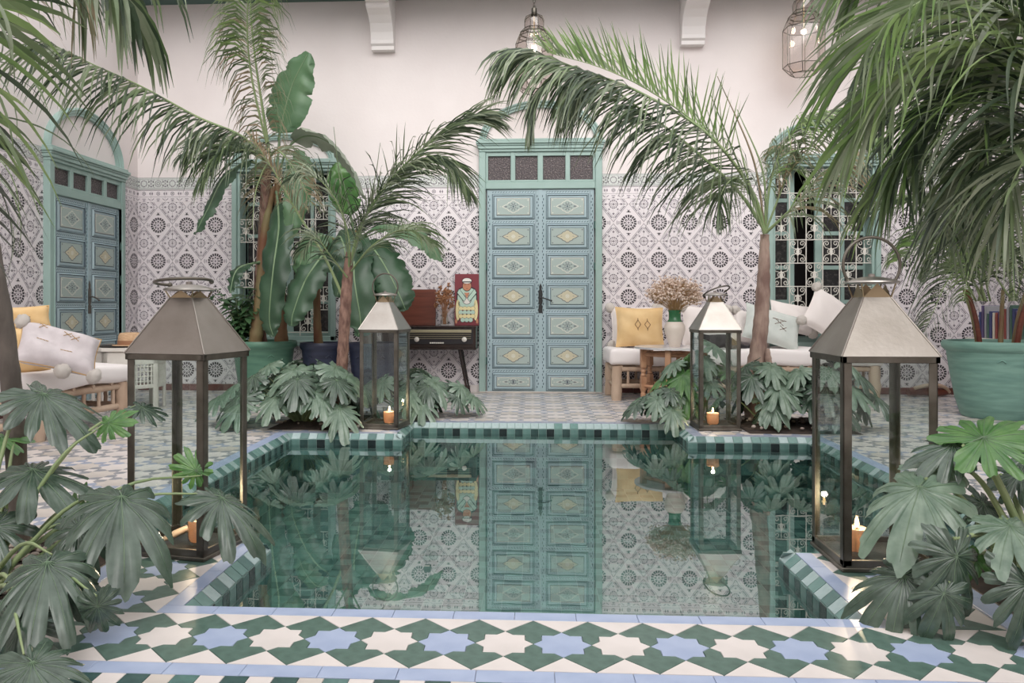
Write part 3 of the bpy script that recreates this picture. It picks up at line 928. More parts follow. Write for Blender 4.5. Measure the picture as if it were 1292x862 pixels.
field([(XL, -1.80-E_-B8, 1.2, 6.33+E_), (1.98+E_+B8, XR, 1.2, 6.33+E_),
       (XL, XR, 6.33+E_+B8, YB), (XL, -.97-E_-B8, 6.33+E_, 6.33+E_+B8), (1.13+E_+B8, XR, 6.33+E_, 6.33+E_+B8),
       (-1.80-E_-B8, -.97-E_-B8, 5.75+E_+B8, 6.33+E_), (1.13+E_+B8, 1.98+E_+B8, 5.75+E_+B8, 6.33+E_)])
# blue border strips around the far part of the pool
strip_tiles(-1.80-E_-B8, -1.80-E_, 3.22, 5.75+E_, 'y', .2); strip_tiles(1.98+E_, 1.98+E_+B8, 3.12-E_, 5.75+E_, 'y', .2)
strip_tiles(-1.80-E_-B8, -.97-E_, 5.75+E_, 5.75+E_+B8, 'x', .2, 'tile_greyblue'); strip_tiles(1.13+E_, 1.98+E_+B8, 5.75+E_, 5.75+E_+B8, 'x', .2, 'tile_greyblue')
strip_tiles(-.97-E_-B8, -.97-E_, 5.75+E_+B8, 6.33+E_, 'y', .2, 'tile_greyblue'); strip_tiles(1.13+E_, 1.13+E_+B8, 5.75+E_+B8, 6.33+E_, 'y', .2, 'tile_greyblue')
strip_tiles(-.97-E_-B8, 1.13+E_+B8, 6.33+E_, 6.33+E_+B8, 'x', .2, 'tile_greyblue')
strip_tiles(-1.80-E_, -1.168, 3.12-E_, 3.12-E_+.001, 'x', .2) if False else None
strip_tiles(-1.492, -1.108, 3.0725-.0, 3.0730+.0, 'x', .2) if False else None

# ------------------------------------------------------------------ pool
pool = thing('swimming_pool', 'notched courtyard plunge pool lined with green checkered tiles', 'pool', (0, 2.43, 0))
PD = -.52; PY = 2.43
mb = MB(); n = len(POOL)
for i in range(n):
    a, b = POOL[i], POOL[(i+1) % n]
    mb.add([(a[0], a[1]-PY, PD), (b[0], b[1]-PY, PD), (b[0], b[1]-PY, -.04), (a[0], a[1]-PY, -.04)], [(0,1,2,3)])
for (a, b, c, d) in ((-1.80, 1.98, 3.12, 5.75), (-1.06, .965, 2.43, 3.12), (-.97, 1.13, 5.75, 6.33)):
    mb.add([(a, c-PY, PD), (b, c-PY, PD), (b, d-PY, PD), (a, d-PY, PD)], [(0,1,2,3)])
# chamfer bed
def off(i, e):
    p0, p1, p2 = [Vector(q) for q in (POOL[i-1], POOL[i], POOL[(i+1) % n])]
    d1 = (p1-p0).normalized(); d2 = (p2-p1).normalized()
    n1 = Vector((d1.y, -d1.x)); n2 = Vector((d2.y, -d2.x))
    e1 = .012 if abs(p0.y-2.43)+abs(p1.y-2.43) < 1e-3 else e; e2 = .012 if abs(p2.y-2.43)+abs(p1.y-2.43) < 1e-3 else e
    return p1 + n1*e1 + n2*e2
for i in range(n):
    j = (i+1) % n; a, b = POOL[i], POOL[j]; oa, ob = off(i, E_), off(j, E_)
    mb.add([(a[0], a[1]-PY, -.04), (b[0], b[1]-PY, -.04), (ob.x, ob.y-PY, -.003), (oa.x, oa.y-PY, -.003)], [(0,1,2,3)])
mb.build('basin', 'pool_grout', pool)
# edge tiles
TS = .064
cols_ch = ['pool_pale', 'pool_teal', 'pool_pale', 'pool_mid']; cols_v = ['pool_teal', 'pool_dark', 'pool_teal', 'pool_black', 'pool_mid', 'pool_dark']  # chamfer mostly pale: its whitish reflection is put into the tile colour
EC = {}
def edge_tile(kind, m, L):
    k = (kind, m, round(L, 4))
    if k not in EC:
        g = .002; mb = MB()
        if kind == 'coping_tile':
            # slope from (0,0,-.04) out to (0,.047,0): outward is local -y
            th = math.atan2(.04, E_); ll = math.hypot(.04, E_)
            T = Matrix.Translation((0, 0, -.04)) @ Matrix.Rotation(-th, 4, 'X')
            mb.bbox(-L/2+g, L/2-g, -ll+g, -g, 0, .003, .001, 0, T)
        else:
            mb.bbox(-L/2+g, L/2-g, -.001, .003, -.064+g, -g, .001)
        EC[k] = mb.mesh(kind, m)
    return EC[k]
for i in range(n):
    j = (i+1) % n; a, b = Vector(POOL[i]), Vector(POOL[j]); L = (b-a).length; d = (b-a)/L
    ang = math.atan2(d.y, d.x); cnt = max(1, round(L/TS)); l = L/cnt
    near = abs(a.y-2.43)+abs(b.y-2.43) < 1e-3
    for k in range(cnt):
        p = a + d*(k+.5)*l
        if not near:
            put('coping_tile', edge_tile('coping_tile', ('pool_pale' if i == 6 else cols_ch[k % 4]) if random.random() > .08 else 'pool_teal', l), pool, (p.x, p.y-PY, 0), (0, 0, ang))
        put('edge_tile', edge_tile('edge_tile', cols_v[(k) % 6], l), pool, (p.x, p.y-PY, -.04), (0, 0, ang))
# under water wall tiles and floor tiles
wm = MB(); wmats = ['pool_floor_dark', 'pool_floor_light', 'pool_teal', 'pool_dark']
for i in range(n):
    j = (i+1) % n; a, b = Vector(POOL[i]), Vector(POOL[j]); L = (b-a).length; d = (b-a)/L; nn = Vector((-d.y, d.x))
    cnt = max(1, round(L/.09)); l = L/cnt; rows = 5; h = (-.106-PD)/rows
    for k in range(cnt):
        for r in range(rows):
            z1 = -.106-h*r; z0 = z1-h; p0 = a+d*(k*l+.002)+nn*.003; p1 = a+d*((k+1)*l-.002)+nn*.003
            wm.add([(p0.x, p0.y-PY, z0+.002), (p1.x, p1.y-PY, z0+.002), (p1.x, p1.y-PY, z1-.002), (p0.x, p0.y-PY, z1-.002)], [(0,1,2,3)], (k+r) % 2 if random.random() > .25 else random.choice((1, 2, 3)))
tag(wm.build('wall_lining', wmats, pool), kind='stuff')
FT_ = .098
fl = []
for (a, b, c, d) in ((-1.80, 1.98, 3.12, 5.75), (-1.06, .965, 2.43, 3.12), (-.97, 1.13, 5.75, 6.33)):
    nx = round((b-a)/FT_); ny = round((d-c)/FT_); lx = (b-a)/nx; ly = (d-c)/ny
    for i in range(nx):
        for j in range(ny): fl.append((a+(i+.5)*lx, c+(j+.5)*ly, lx, ly, (i+j) % 2))
fl.sort(key=lambda t: t[0]**2+t[1]**2)
fm = MB(); fmats = ['pool_floor_light', 'pool_floor_dark', 'pool_teal']; fc = 0
for (x, y, lx, ly, par) in fl:
    m = 1 if par and random.random() > .2 else 0
    if random.random() < .12: m = 2
    if fc < 290:
        k = ('floor', m, round(lx, 4), round(ly, 4))
        if k not in EC: EC[k] = MB().bbox(-lx/2+.002, lx/2-.002, -ly/2+.002, ly/2-.002, 0, .004, .0015).mesh('pool_floor_tile', fmats[m])
        put('pool_floor_tile', EC[k], pool, (x, y-PY, PD)); fc += 1
    else:
        fm.add([(x-lx/2+.002, y-ly/2+.002-PY, PD+.004), (x+lx/2-.002, y-ly/2+.002-PY, PD+.004), (x+lx/2-.002, y+ly/2-.002-PY, PD+.004), (x-lx/2+.002, y+ly/2-.002-PY, PD+.004)], [(0,1,2,3)], m)
tag(fm.build('far_floor_lining', fmats, pool), kind='stuff')
ws = MB()
for (a, b, c, d) in ((-1.80, 1.98, 3.12, 5.75), (-1.06, .965, 2.43, 3.12), (-.97, 1.13, 5.75, 6.33)):
    ws.add([(a+.001, c-PY, -.082), (b-.001, c-PY, -.082), (b-.001, d-PY, -.082), (a+.001, d-PY, -.082)], [(0,1,2,3)])
ws.build('water', 'water_surface', pool)
# ------------------------------------------------------------------ standing lanterns
def make_lantern(label, loc, rz, handle, w=.33, dp=.31, group=None):
    t = thing('standing_lantern', label, 'lantern', loc, rz)
    x, y = w/2, dp/2; p = .031
    b = MB(); b.bbox(-x-.006, x+.006, -y-.006, y+.006, .0, .016, .003); b.bbox(-x+.02, x-.02, -y+.02, y-.02, .016, .024, .002)
    for s in (-1, 1):
        b.bbox(-x, x, s*y-.012 if s > 0 else -y, s*y if s > 0 else -y+.012, .014, .042, .002)
        b.bbox(s*x-.012 if s > 0 else -x, s*x if s > 0 else -x+.012, -y, y, .014, .042, .002)
    b.build('base', 'dull_steel', t)
    for sx in (-1, 1):
        for sy in (-1, 1):
            m = MB()   # L-section post
            x0, x1 = (x-p, x) if sx > 0 else (-x, -x+p); y0, y1 = (y-.005, y) if sy > 0 else (-y, -y+.005)
            m.bbox(x0, x1, y0, y1, .02, .755, .0015)
            x0, x1 = (x-.005, x) if sx > 0 else (-x, -x+.005); y0, y1 = (y-p, y) if sy > 0 else (-y, -y+p)
            m.bbox(x0, x1, y0, y1, .02, .755, .0015)
            m.build('post', 'dull_steel', t)
    f = MB()
    for s in (-1, 1):
        f.bbox(-x-.006, x+.006, min(s*(y-.012), s*(y+.006)), max(s*(y-.012), s*(y+.006)), .748, .772, .002)
        f.bbox(min(s*(x-.012), s*(x+.006)), max(s*(x-.012), s*(x+.006)), -y-.006, y+.006, .748, .772, .002)
    f.build('top_frame', 'dull_steel', t)
    r = MB(); n = .050; X, Y = x+.008, y+.008; z0, z1 = .772, .985; nh = .030 if handle == 'down' else .055
    o = [(-X,-Y),(X,-Y),(X,Y),(-X,Y)]; i = [(-n,-n),(n,-n),(n,n),(-n,n)]
    vs = [(a, b_, z0) for a, b_ in o] + [(a, b_, z1) for a, b_ in i] + [(a*.985, b_*.985, z0-.002) for a, b_ in o] + [(a*.96, b_*.96, z1-.003) for a, b_ in i]
    r.add(vs, [(k, (k+1) % 4, 4+(k+1) % 4, 4+k) for k in range(4)] + [(8+k, 12+k, 12+(k+1) % 4, 8+(k+1) % 4) for k in range(4)] + [(k, 8+k, 8+(k+1) % 4, (k+1) % 4) for k in range(4)])
    for k in range(4):     # folded seams along the hips
        r.tube([(o[k][0], o[k][1], z0), (i[k][0], i[k][1], z1)], .0035, 6)
    r.build('roof', 'darker_steel' if loc[1] < 4 else 'brushed_steel', t)  # near lanterns get a darker, rougher steel roof than the far ones
    nk = MB()
    for k in range(4):     # open neck of upward and downward triangles
        a, b_ = Vector((i[k][0], i[k][1], z1)), Vector((i[(k+1) % 4][0], i[(k+1) % 4][1], z1)); up = Vector((0, 0, nh)); mid = (a+b_)/2
        nk.add([a, b_, mid+up*.95, (a*.97), (b_*.97), (mid*.97+up*.93)], [(0,1,2), (3,5,4)])
    for k in range(4):
        a = Vector((i[k][0], i[k][1], z1)); q = a + Vector((0, 0, nh))
        nk.tube([a, (a.x*1.25, a.y*1.25, z1+nh)], .003, 5)
    nk.build('neck', 'brass', t)
    c = MB(); c.lathe([(.0, .004), (.092, .0), (.097, .004), (.094, .010), (.06, .020), (.03, .026), (.0, .028)], 28, (0, 0, z1+nh-.004), cap=False)
    c.lathe([(0, 0), (.012, 0), (.012, .012), (0, .014)], 12, (0, 0, z1+nh+.021), cap=False)
    c.build('cap', 'brushed_steel', t, 40)
    h = MB(); R = .105
    pts = [(R*math.cos(a), 0, R*math.sin(a)) for a in [math.radians(-35+k*250/22) for k in range(23)]]
    h.tube(pts, .006, 8)
    for s in (-1, 1): h.sphere((s*R*math.cos(math.radians(35)), 0, -R*math.sin(math.radians(35))), .010)
    ho = h.build('handle', 'dull_steel', t, 50)
    if handle == 'up': ho.location = (0, .0, z1+.062+R*.57); 
    elif handle == 'tilt': ho.location = (.004, -.03, z1+.082); ho.rotation_euler = (math.radians(72), math.radians(-16), 0)
    else: ho.location = (0, -.035, z1+.062); ho.rotation_euler = (math.radians(86), math.radians(-4), math.radians(10))
    for s in (-1, 1):
        MB().box(-x+.006, x-.006, s*(y-.007)-.0012, s*(y-.007)+.0012, .03, .75).build('pane', 'pane_glass', t)
        MB().box(s*(x-.007)-.0012, s*(x-.007)+.0012, -y+.006, y-.006, .03, .75).build('pane', 'pane_glass', t)
    return t
make_lantern('large steel lantern on the near left pool corner, handle folded down', (-1.355, 3.02, 0), math.radians(-12), 'down', .335, .29)
make_lantern('large steel lantern on the near right pool corner, handle standing up', (1.275, 3.015, 0), math.radians(0), 'up', .33, .315)
make_lantern('steel lantern on the far left pool corner in front of the radiogram', (-1.165, 6.13, 0), math.radians(-9), 'up', .31, .30)
make_lantern('steel lantern on the far right pool corner before the long bench, handle tilted', (1.425, 6.20, 0), math.radians(2), 'tilt', .315, .30)

def make_candle(label, loc, r=.04, h=.115, power=1.2):
    t = thing('candle', label, 'candle', loc, 0)
    g = MB(); g.lathe([(r*.55, .0), (r*.88, .002), (r*1.0, .02), (r*1.12, h), (r*1.08, h+.001), (r*.96, .022), (r*.8, .012), (0, .012)], 24, cap=False)
    g.build('glass_cup', 'jar_glass', t, 40)
    w = MB(); w.lathe([(0, .013), (r*.78, .013), (r*.93, .025), (r*.99, h*.72), (r*.9, h*.74), (r*.4, h*.70), (0, h*.69)], 24, cap=False)
    w.build('wax', 'wax', t, 60)
    MB().tube([(0, 0, h*.69), (.001, 0, h*.69+.012)], .0014, 5).build('wick', 'iron_black', t)
    f = MB(); z = h*.69+.008
    f.lathe([(0, 0), (.005, .003), (.0085, .011), (.006, .024), (.002, .036), (0, .040)], 12, (0, 0, z), cap=False)
    f.build('flame', 'flame', t, 180)
    L = bpy.data.lights.new('candle_light', 'POINT'); L.energy = power*1.8; L.color = (1, .74, .52); L.shadow_soft_size = .012
    lo = bpy.data.objects.new('candle_light', L); COL.objects.link(lo); lo.parent = t; lo.location = (0, 0, z+.045)
    return t
make_candle('lit candle in a glass cup inside the near left lantern', (-1.300, 2.985, .025), .041, .13, 1.3)
make_candle('lit candle in a glass cup inside the near right lantern', (1.215, 3.00, .025), .041, .13, 1.3)
make_candle('lit candle in a glass cup inside the far left lantern', (-1.125, 6.10, .025), .048, .135, 1.0)
make_candle('lit candle in a glass cup inside the far right lantern', (1.40, 6.16, .025), .048, .135, 1.0)
# driftwood piece lying in the near left lantern
dw = MB().tube(crom([(-.10,-.05,0),(-.03,0,.03),(.05,.05,.06),(.11,.06,.10)], 8), [.006,.012,.015,.014,.012,.012,.01,.008,.005], 7).build('driftwood', 'log_wood', None, 60, loc=(-1.36, 3.03, .03))
tag(dw, 'bent piece of driftwood inside the near left lantern', 'driftwood')

# ------------------------------------------------------------------ hanging lanterns
def hanging_lantern(label, px, ztop, d=8.1):
    p = P3(px, 100, d); t = thing('hanging_lantern', label, 'lantern', (p.x, p.y, ztop), PI/8)
    prof = [(.035, 0), (.09, -.03), (.108, -.075), (.105, -.15), (.15, -.20), (.165, -.235), (.205, -.33), (.205, -.72), (.13, -.80)]
    def P(i, k): r, z = prof[i]; a = k*PI/4; return Vector((r*math.cos(a), r*math.sin(a), z))
    fr = MB()
    for k in range(8):
        for i in range(len(prof)-1): fr.tube([P(i, k), P(i+1, k)], .004, 5)
        for i in (0, 3, 4, 5, 6, 7, 8): fr.tube([P(i, k), P(i, k+1)], .0045 if i != 4 else .007, 5)
    fr.build('frame', 'dull_steel', t)
    for k in range(8):
        g = MB()
        for i in (5, 6, 7): g.add([P(i, k), P(i, k+1), P(i+1, k+1), P(i+1, k)], [(0,1,2,3)])
        g.build('pane', 'lamp_glass', t)
    dm = MB()
    for k in range(8):
        for i in range(5):
            a, b, c, e = P(i, k), P(i, k+1), P(i+1, k+1), P(i+1, k); m = (a+b+c+e)/4; m += Vector((m.x, m.y, 0)).normalized()*.006
            dm.add([a*.995, b*.995, c*.995, e*.995, m], [(0,1,4),(1,2,4),(2,3,4),(3,0,4)])
    dm.build('dome', 'lamp_glass', t)
    MB().lathe([(0, .09), (.012, .09), (.016, .07), (.028, .06), (.028, .01), (.036, 0), (.036, -.012)], 12, cap=False).build('stem', 'dull_steel', t, 40)
    ch = MB(); z = .085; k = 0
    while ztop+z < 4.38:
        R_ = .014
        ch.tube([(R_*math.cos(a) if k % 2 else 0, 0 if k % 2 else R_*math.cos(a), z+.02+.02*math.sin(a)) for a in [2*PI*i/8 for i in range(9)]], .003, 5, cap=False)
        z += .032; k += 1
    ch.build('chain', 'dull_steel', t)
    MB().sphere((0, 0, -.36), .028).build('bulb', 'bulb', t, 180)
    MB().tube([(0, 0, -.33), (0, 0, -.02)], .008, 6).build('bulb_holder', 'brass', t)
    L = bpy.data.lights.new('bulb_light', 'POINT'); L.energy = 4; L.color = (1, .75, .5); L.shadow_soft_size = .03
    lo = bpy.data.objects.new('bulb_light', L); COL.objects.link(lo); lo.parent = t; lo.location = (0, 0, -.36)
hanging_lantern('glass octagonal hanging lantern above the middle door', 674, 3.98)
hanging_lantern('glass octagonal hanging lantern above the right window, beside the palm mass', 1014, 4.16)

# ------------------------------------------------------------------ benches of pale logs
def soft_box(x0, x1, y0, y1, z0, z1, name, m, parent, r=.05, sag=.01):
    bm = bmesh.new(); bmesh.ops.create_cube(bm, size=1)
    for v in bm.verts: v.co = ((x0+x1)/2+v.co.x*(x1-x0), (y0+y1)/2+v.co.y*(y1-y0), (z0+z1)/2+v.co.z*(z1-z0))
    bmesh.ops.bevel(bm, geom=bm.edges[:], offset=r, segments=4, affect='EDGES', profile=.6)
    bmesh.ops.subdivide_edges(bm, edges=[e for e in bm.edges if e.calc_length() > .3], cuts=12, use_grid_fill=True)
    for v in bm.verts:
        v.co.z += sag*math.sin(v.co.x*9+v.co.y*5); v.co.y += .006*math.sin(v.co.x*13+1)
    me = bpy.data.meshes.new(name); bm.to_mesh(me); bm.free(); me.materials.append(M[m])
    me.polygons.foreach_set('use_smooth', [True]*len(me.polygons))
    return put(name, me, parent)
def log(mb_name, a, b, r, parent, m='log_wood'):
    a, b = Vector(a), Vector(b); n = 7; pts = []; rs = []
    for i in range(n+1):
        p = a.lerp(b, i/n); w = r*.10
        pts.append(p + Vector((random.uniform(-w, w), random.uniform(-w, w), random.uniform(-w, w)) if 0 < i < n else (0,0,0))); rs.append(r*random.uniform(.93, 1.06))
    rs[0] *= .9; rs[-1] *= .9
    return MB().tube(pts, rs, 12).build(mb_name, m, parent, 55)
def make_bench(label, loc, rz, L, D, legs, zt, zm):
    t = thing('log_bench', label, 'bench', loc, rz)
    for lx in legs:
        for y in (.055, D-.055): log('leg', (lx, y, 0), (lx, y, zt+.005), .055, t)
    for y in (.055, D-.055):
        log('rail', (.02, y, zt-.03), (L-.02, y, zt-.03), .027, t); log('rail', (.02, y, .145), (L-.02, y, .145), .026, t)
        x = .17
        while x < L-.1:
            if all(abs(x-l) > .09 for l in legs): log('spindle', (x, y, .15), (x, y, zt-.03), .015, t)
            x += .165
    for x in (legs[0], legs[-1]):
        log('rail', (x, .05, zt-.03), (x, D-.05, zt-.03), .025, t); log('rail', (x, .05, .15), (x, D-.05, .15), .025, t)
        for k in range(1, 4): log('spindle', (x, D*k/4, .15), (x, D*k/4, zt-.03), .015, t)
    x = .1
    while x < L-.05: log('slat', (x, .03, zt-.005), (x, D-.03, zt-.005), .017, t); x += .21
    soft_box(-.02, L+.02, .0, D, zt+.008, zm, 'mattress', 'mattress', t, .055)
    return t
bench_r = make_bench('long log bench with white mattress below the right window', (.80, 7.93, 0), math.radians(2.4), 2.72, .60, (.055, 1.36, 2.66), .345, .52)
bench_l = make_bench('log bench with white mattress along the left wall', (-3.58, 4.30, 0), math.radians(81.5), 1.98, .80, (.055, 1.03, 1.92), .335, .485)

def pillow_mesh(w, h, t, seed=0, n=16, pinch=.08):
    rr = random.Random(seed); vs = []; fs = []
    wr = [(rr.uniform(2, 7), rr.uniform(2, 7), rr.uniform(0, 6), rr.uniform(.003, .008)) for _ in range(5)]
    for s in (-1, 1):
        for i in range(n+1):
            for j in range(n+1):
                u, v = -1+2*i/n, -1+2*j/n
                e = (max(0, (1-u**4))*max(0, (1-v**4)))**.55
                x = u*w/2*(1-pinch*(1-v*v)**1*abs(u)**3); z = v*h/2*(1-pinch*(1-u*u)*abs(v)**3)
                y = s*t/2*e
                for a, b, c, d in wr: y += e*d*math.sin(a*u+b*v+c)*.9
                vs.append((x, y if 0 < i < n and 0 < j < n else y, z))
    N = (n+1)**2
    for s in (0, 1):
        for i in range(n):
            for j in range(n):
                q = [s*N+i*(n+1)+j, s*N+(i+1)*(n+1)+j, s*N+(i+1)*(n+1)+j+1, s*N+i*(n+1)+j+1]
                fs.append(tuple(q) if s else tuple(reversed(q)))
    return vs, fs
def surf_y(vs, n, u, v):
    i = min(n, max(0, round((u+1)/2*n))); j = min(n, max(0, round((v+1)/2*n))); return vs[i*(n+1)+j][1]
POM = None
def pompom(parent, loc, r=.055):
    global POM
    if POM is None:
        bm = bmesh.new(); bmesh.ops.create_icosphere(bm, subdivisions=3, radius=1)
        rr = random.Random(4)
        for v in bm.verts: v.co *= rr.uniform(.86, 1.1)
        me = bpy.data.meshes.new('pompom'); bm.to_mesh(me); bm.free(); me.materials.append(M['fluff'])
        me.polygons.foreach_set('use_smooth', [True]*len(me.polygons)); POM = me
    return put('pompom', POM, parent, loc, (random.random()*6, random.random()*6, 0), (r, r, r*.9))
def cushion(label, m, px, py, d, w, h, t, rot, poms=(), motif=None, seed=1, group=None):
    p = P3(px, py, d); c = thing('cushion', label, 'cushion', p, tuple(math.radians(a) for a in rot), group)
    n = 16; vs, fs = pillow_mesh(w, h, t, seed, n)
    MB().add(vs, fs).build('cover', m, c, 180)
    # stitched edge
    ed = MB(); pts = []
    for k in range(4*n+1):
        q = k % (4*n); s_, r_ = divmod(q, n)
        i, j = [(r_, 0), (n, r_), (n-r_, n), (0, n-r_)][s_]; pts.append(vs[i*(n+1)+j])
    ed.tube(pts, .005, 5, cap=False); ed.build('piping', 'stitch_tan' if m == 'grey_fabric' else m, c, 60)
    for (u, v) in poms: pompom(c, (u*w/2, 0, v*h/2))
    if motif:
        mm = MB()
        def st(u0, v0, u1, v1):
            k = 4
            for q in range(k):
                a, b = q/k, (q+.8)/k
                A = (u0+(u1-u0)*a, v0+(v1-v0)*a); B_ = (u0+(u1-u0)*b, v0+(v1-v0)*b)
                mm.tube([(A[0]*w/2, surf_y(vs, n, *A)-.003, A[1]*h/2), (B_[0]*w/2, surf_y(vs, n, *B_)-.003, B_[1]*h/2)], .0028, 4)
        for (kind, cu, cv, r_) in motif[1:]:
            if kind == 'diamond':
                for (a, b) in (((0,r_),(r_*.6,0)), ((r_*.6,0),(0,-r_)), ((0,-r_),(-r_*.6,0)), ((-r_*.6,0),(0,r_)), ((0,r_),(0,r_*1.5)), ((0,-r_),(0,-r_*1.5))): st(cu+a[0], cv+a[1], cu+b[0], cv+b[1])
            elif kind == 'x':
                st(cu-r_, cv-r_, cu+r_, cv+r_); st(cu-r_, cv+r_, cu+r_, cv-r_)
            else: st(cu, cv, cu+r_, cv)
        mm.build('embroidery', motif[0], c)
    return c
# right bench
cushion('white cushion with pompoms behind the yellow one on the long bench', 'white_fabric', 801, 412, 8.44, .52, .44, .15, (-16, 0, 3), [(-1,.95),(-1,-.95),(.95,.95)], seed=2)
cushion('yellow cushion with two stitched diamonds on the long bench', 'yellow_fabric', 807, 413, 8.17, .50, .43, .15, (-16, 1, 2), (), ('stitch_brown', ('diamond', -.12, .05, .2), ('diamond', .28, .05, .2)), 3)
cushion('white cushion with pompoms behind the flower vase and lantern', 'white_fabric', 890, 412, 8.32, .50, .44, .15, (-14, 3, 4), [(-.97,.9),(.97,.9)], seed=5)
cushion('small white cushion leaning between the lantern and the palm trunk', 'white_fabric', 948, 414, 8.34, .42, .36, .13, (-18, 12, 2), [(-.9,.9)], seed=6)
cushion('pale mint cushion with stitched branches right of the palm trunk', 'mint_fabric', 974, 413, 8.13, .60, .40, .15, (-25, 16, 3), (), ('stitch_brown', ('x', .15, .2, .16), ('x', .3, -.1, .12), ('line', -.1, .35, .5)), 7)
cushion('white cushion lying on the bench behind the mint one', 'white_fabric', 1000, 402, 8.42, .50, .34, .13, (-20, 10, 5), [(.9,-.8)], seed=11)
cushion('large white cushion tipped on its corner at the right end of the long bench', 'white_fabric', 1050, 402, 8.18, .60, .46, .17, (-16, 32, 5), [(-.97,.95),(-.95,-.9)], seed=8)
# left bench
cushion('yellow cushion with a stitched cross at the left edge, lower of two', 'yellow_fabric', 18, 443, 5.6, .46, .34, .14, (-14, -3, 62), (), ('stitch_brown', ('x', .45, -.1, .14)), 9)
cushion('yellow fringed cushion on top at the left edge, upper of two', 'yellow_fabric', 25, 404, 5.9, .44, .20, .14, (-10, -3, 55), [(-.2, -.9)], ('stitch_brown', ('x', .1, 0, .12)), 10)
cushion('pale grey embroidered cushion with pompoms lying on the left bench', 'grey_fabric', 74, 441, 5.45, .52, .34, .15, (-38, 16, 38), [(-.98, .95), (.2, -1.0), (.97, -.95)], ('stitch_tan', ('x', .1, .5, .1), ('x', .3, .4, .1), ('x', -.5, .7, .1), ('line', -.6, 0, .3), ('line', 0, -.3, .3)), 12)

# ------------------------------------------------------------------ black cat lying on the long bench
def make_cat():
    zt = .52; c = P3(906, 425, 8.0)
    verts = [(-.02,0,.075),(.07,0,.085),(.14,.0,.07),(-.09,0,.08),(-.145,-.01,.105),(-.185,-.02,.125),(-.225,-.03,.118),
             (.20,-.03,.035),(.27,-.05,.022),(.35,-.03,.02),(.42,0,.016),
             (-.12,-.05,.03),(-.19,-.07,.018),(-.12,.05,.03),(-.18,.06,.018),(.12,-.07,.04),(.04,-.10,.022)]
    edges = [(0,1),(1,2),(0,3),(3,4),(4,5),(5,6),(2,7),(7,8),(8,9),(9,10),(3,11),(11,12),(3,13),(13,14),(2,15),(15,16)]
    rad = [.075,.08,.07,.062,.045,.052,.026,.03,.016,.013,.009,.026,.018,.026,.018,.045,.018]
    me = bpy.data.meshes.new('cat'); me.from_pydata(verts, edges, [])
    o = bpy.data.objects.new('cat', me); COL.objects.link(o); o.location = (c.x, c.y, zt-.005)
    o.rotation_euler = (0, 0, math.radians(8))
    md = o.modifiers.new('skin', 'SKIN'); 
    bm = bmesh.new(); bm.from_mesh(me); lay_ = bm.verts.layers.skin.verify()
    for v, r in zip(bm.verts, rad): v[lay_].radius = (r, r)
    bm.verts.ensure_lookup_table(); bm.verts[0][lay_].use_root = True
    bm.to_mesh(me); bm.free(); me.materials.append(M['cat_fur'])
    md.use_smooth_shade = True
    ss = o.modifiers.new('sub', 'SUBSURF'); ss.levels = 2; ss.render_levels = 2
    tag(o, 'black cat lying on the long bench, seen through the far right lantern', 'cat')
    for s in (-1, 1):
        e = MB(); T = Matrix.Translation((-.178, -.02+s*.028, .165))
        e.add([(-.012,-.014,0),(.012,-.014,0),(.012,.014,0),(-.012,.014,0),(-.004,s*.006,.035)], [(0,1,4),(1,2,4),(2,3,4),(3,0,4),(3,2,1,0)], 0, T)
        e.build('ear', 'cat_fur', o)
make_cat()

# ------------------------------------------------------------------ octagonal marble top table with turned legs
def round_table():
    t = thing('coffee_table', 'octagonal white marble topped table on turned wooden legs', 'table', (1.34, 7.50, 0), math.radians(10))
    r = .37
    poly = [(r*math.cos(2*PI*k/24), r*math.sin(2*PI*k/24)) for k in range(24)]
    MB().prism(poly, .553, .572).build('marble_top', 'marble', t, 30)
    pf = [(.020,0),(.024,.02),(.018,.04),(.026,.06),(.026,.13),(.018,.14),(.028,.16),(.028,.165)]
    for k in range(6):
        a = 2*PI*k/6; cx, cy = .30*math.cos(a), .30*math.sin(a)
        m = MB(); m.lathe(pf, 12, (cx, cy, 0)); 
        T = Matrix.Translation((cx, cy, 0)) @ Matrix.Rotation(a, 4, 'Z')
        m.bbox(-.026, .026, -.026, .026, .165, .29, .004, 0, T)
        m.lathe([(.02,.29),(.028,.30),(.018,.32),(.026,.34),(.018,.36),(.028,.375)], 12, (cx, cy, 0)); m.bbox(-.026, .026, -.026, .026, .375, .553, .004, 0, T)
        m.build('leg', 'turned_wood', t, 35)
    for z in (.20, .50):
        for k in range(6):
            a, b = 2*PI*k/6, 2*PI*(k+1)/6
            MB().tube([(.30*math.cos(a), .30*math.sin(a), z), (.30*math.cos(b), .30*math.sin(b), z)], .017, 4).build('stretcher', 'turned_wood', t)
round_table()
v = thing('vase', 'white vase with a green glazed neck on the marble table', 'vase', (1.33, 7.40, .573))
MB().lathe([(0,0),(.048,0),(.052,.01),(.066,.06),(.088,.12),(.098,.165),(.094,.20),(.072,.235)], 28, cap=False).build('body', 'vase_white', v, 60)
MB().lathe([(.072,.235),(.056,.26),(.056,.32),(.066,.345),(.058,.345),(.046,.27),(.03,.2)], 28, cap=False).build('neck', 'vase_green', v, 60)
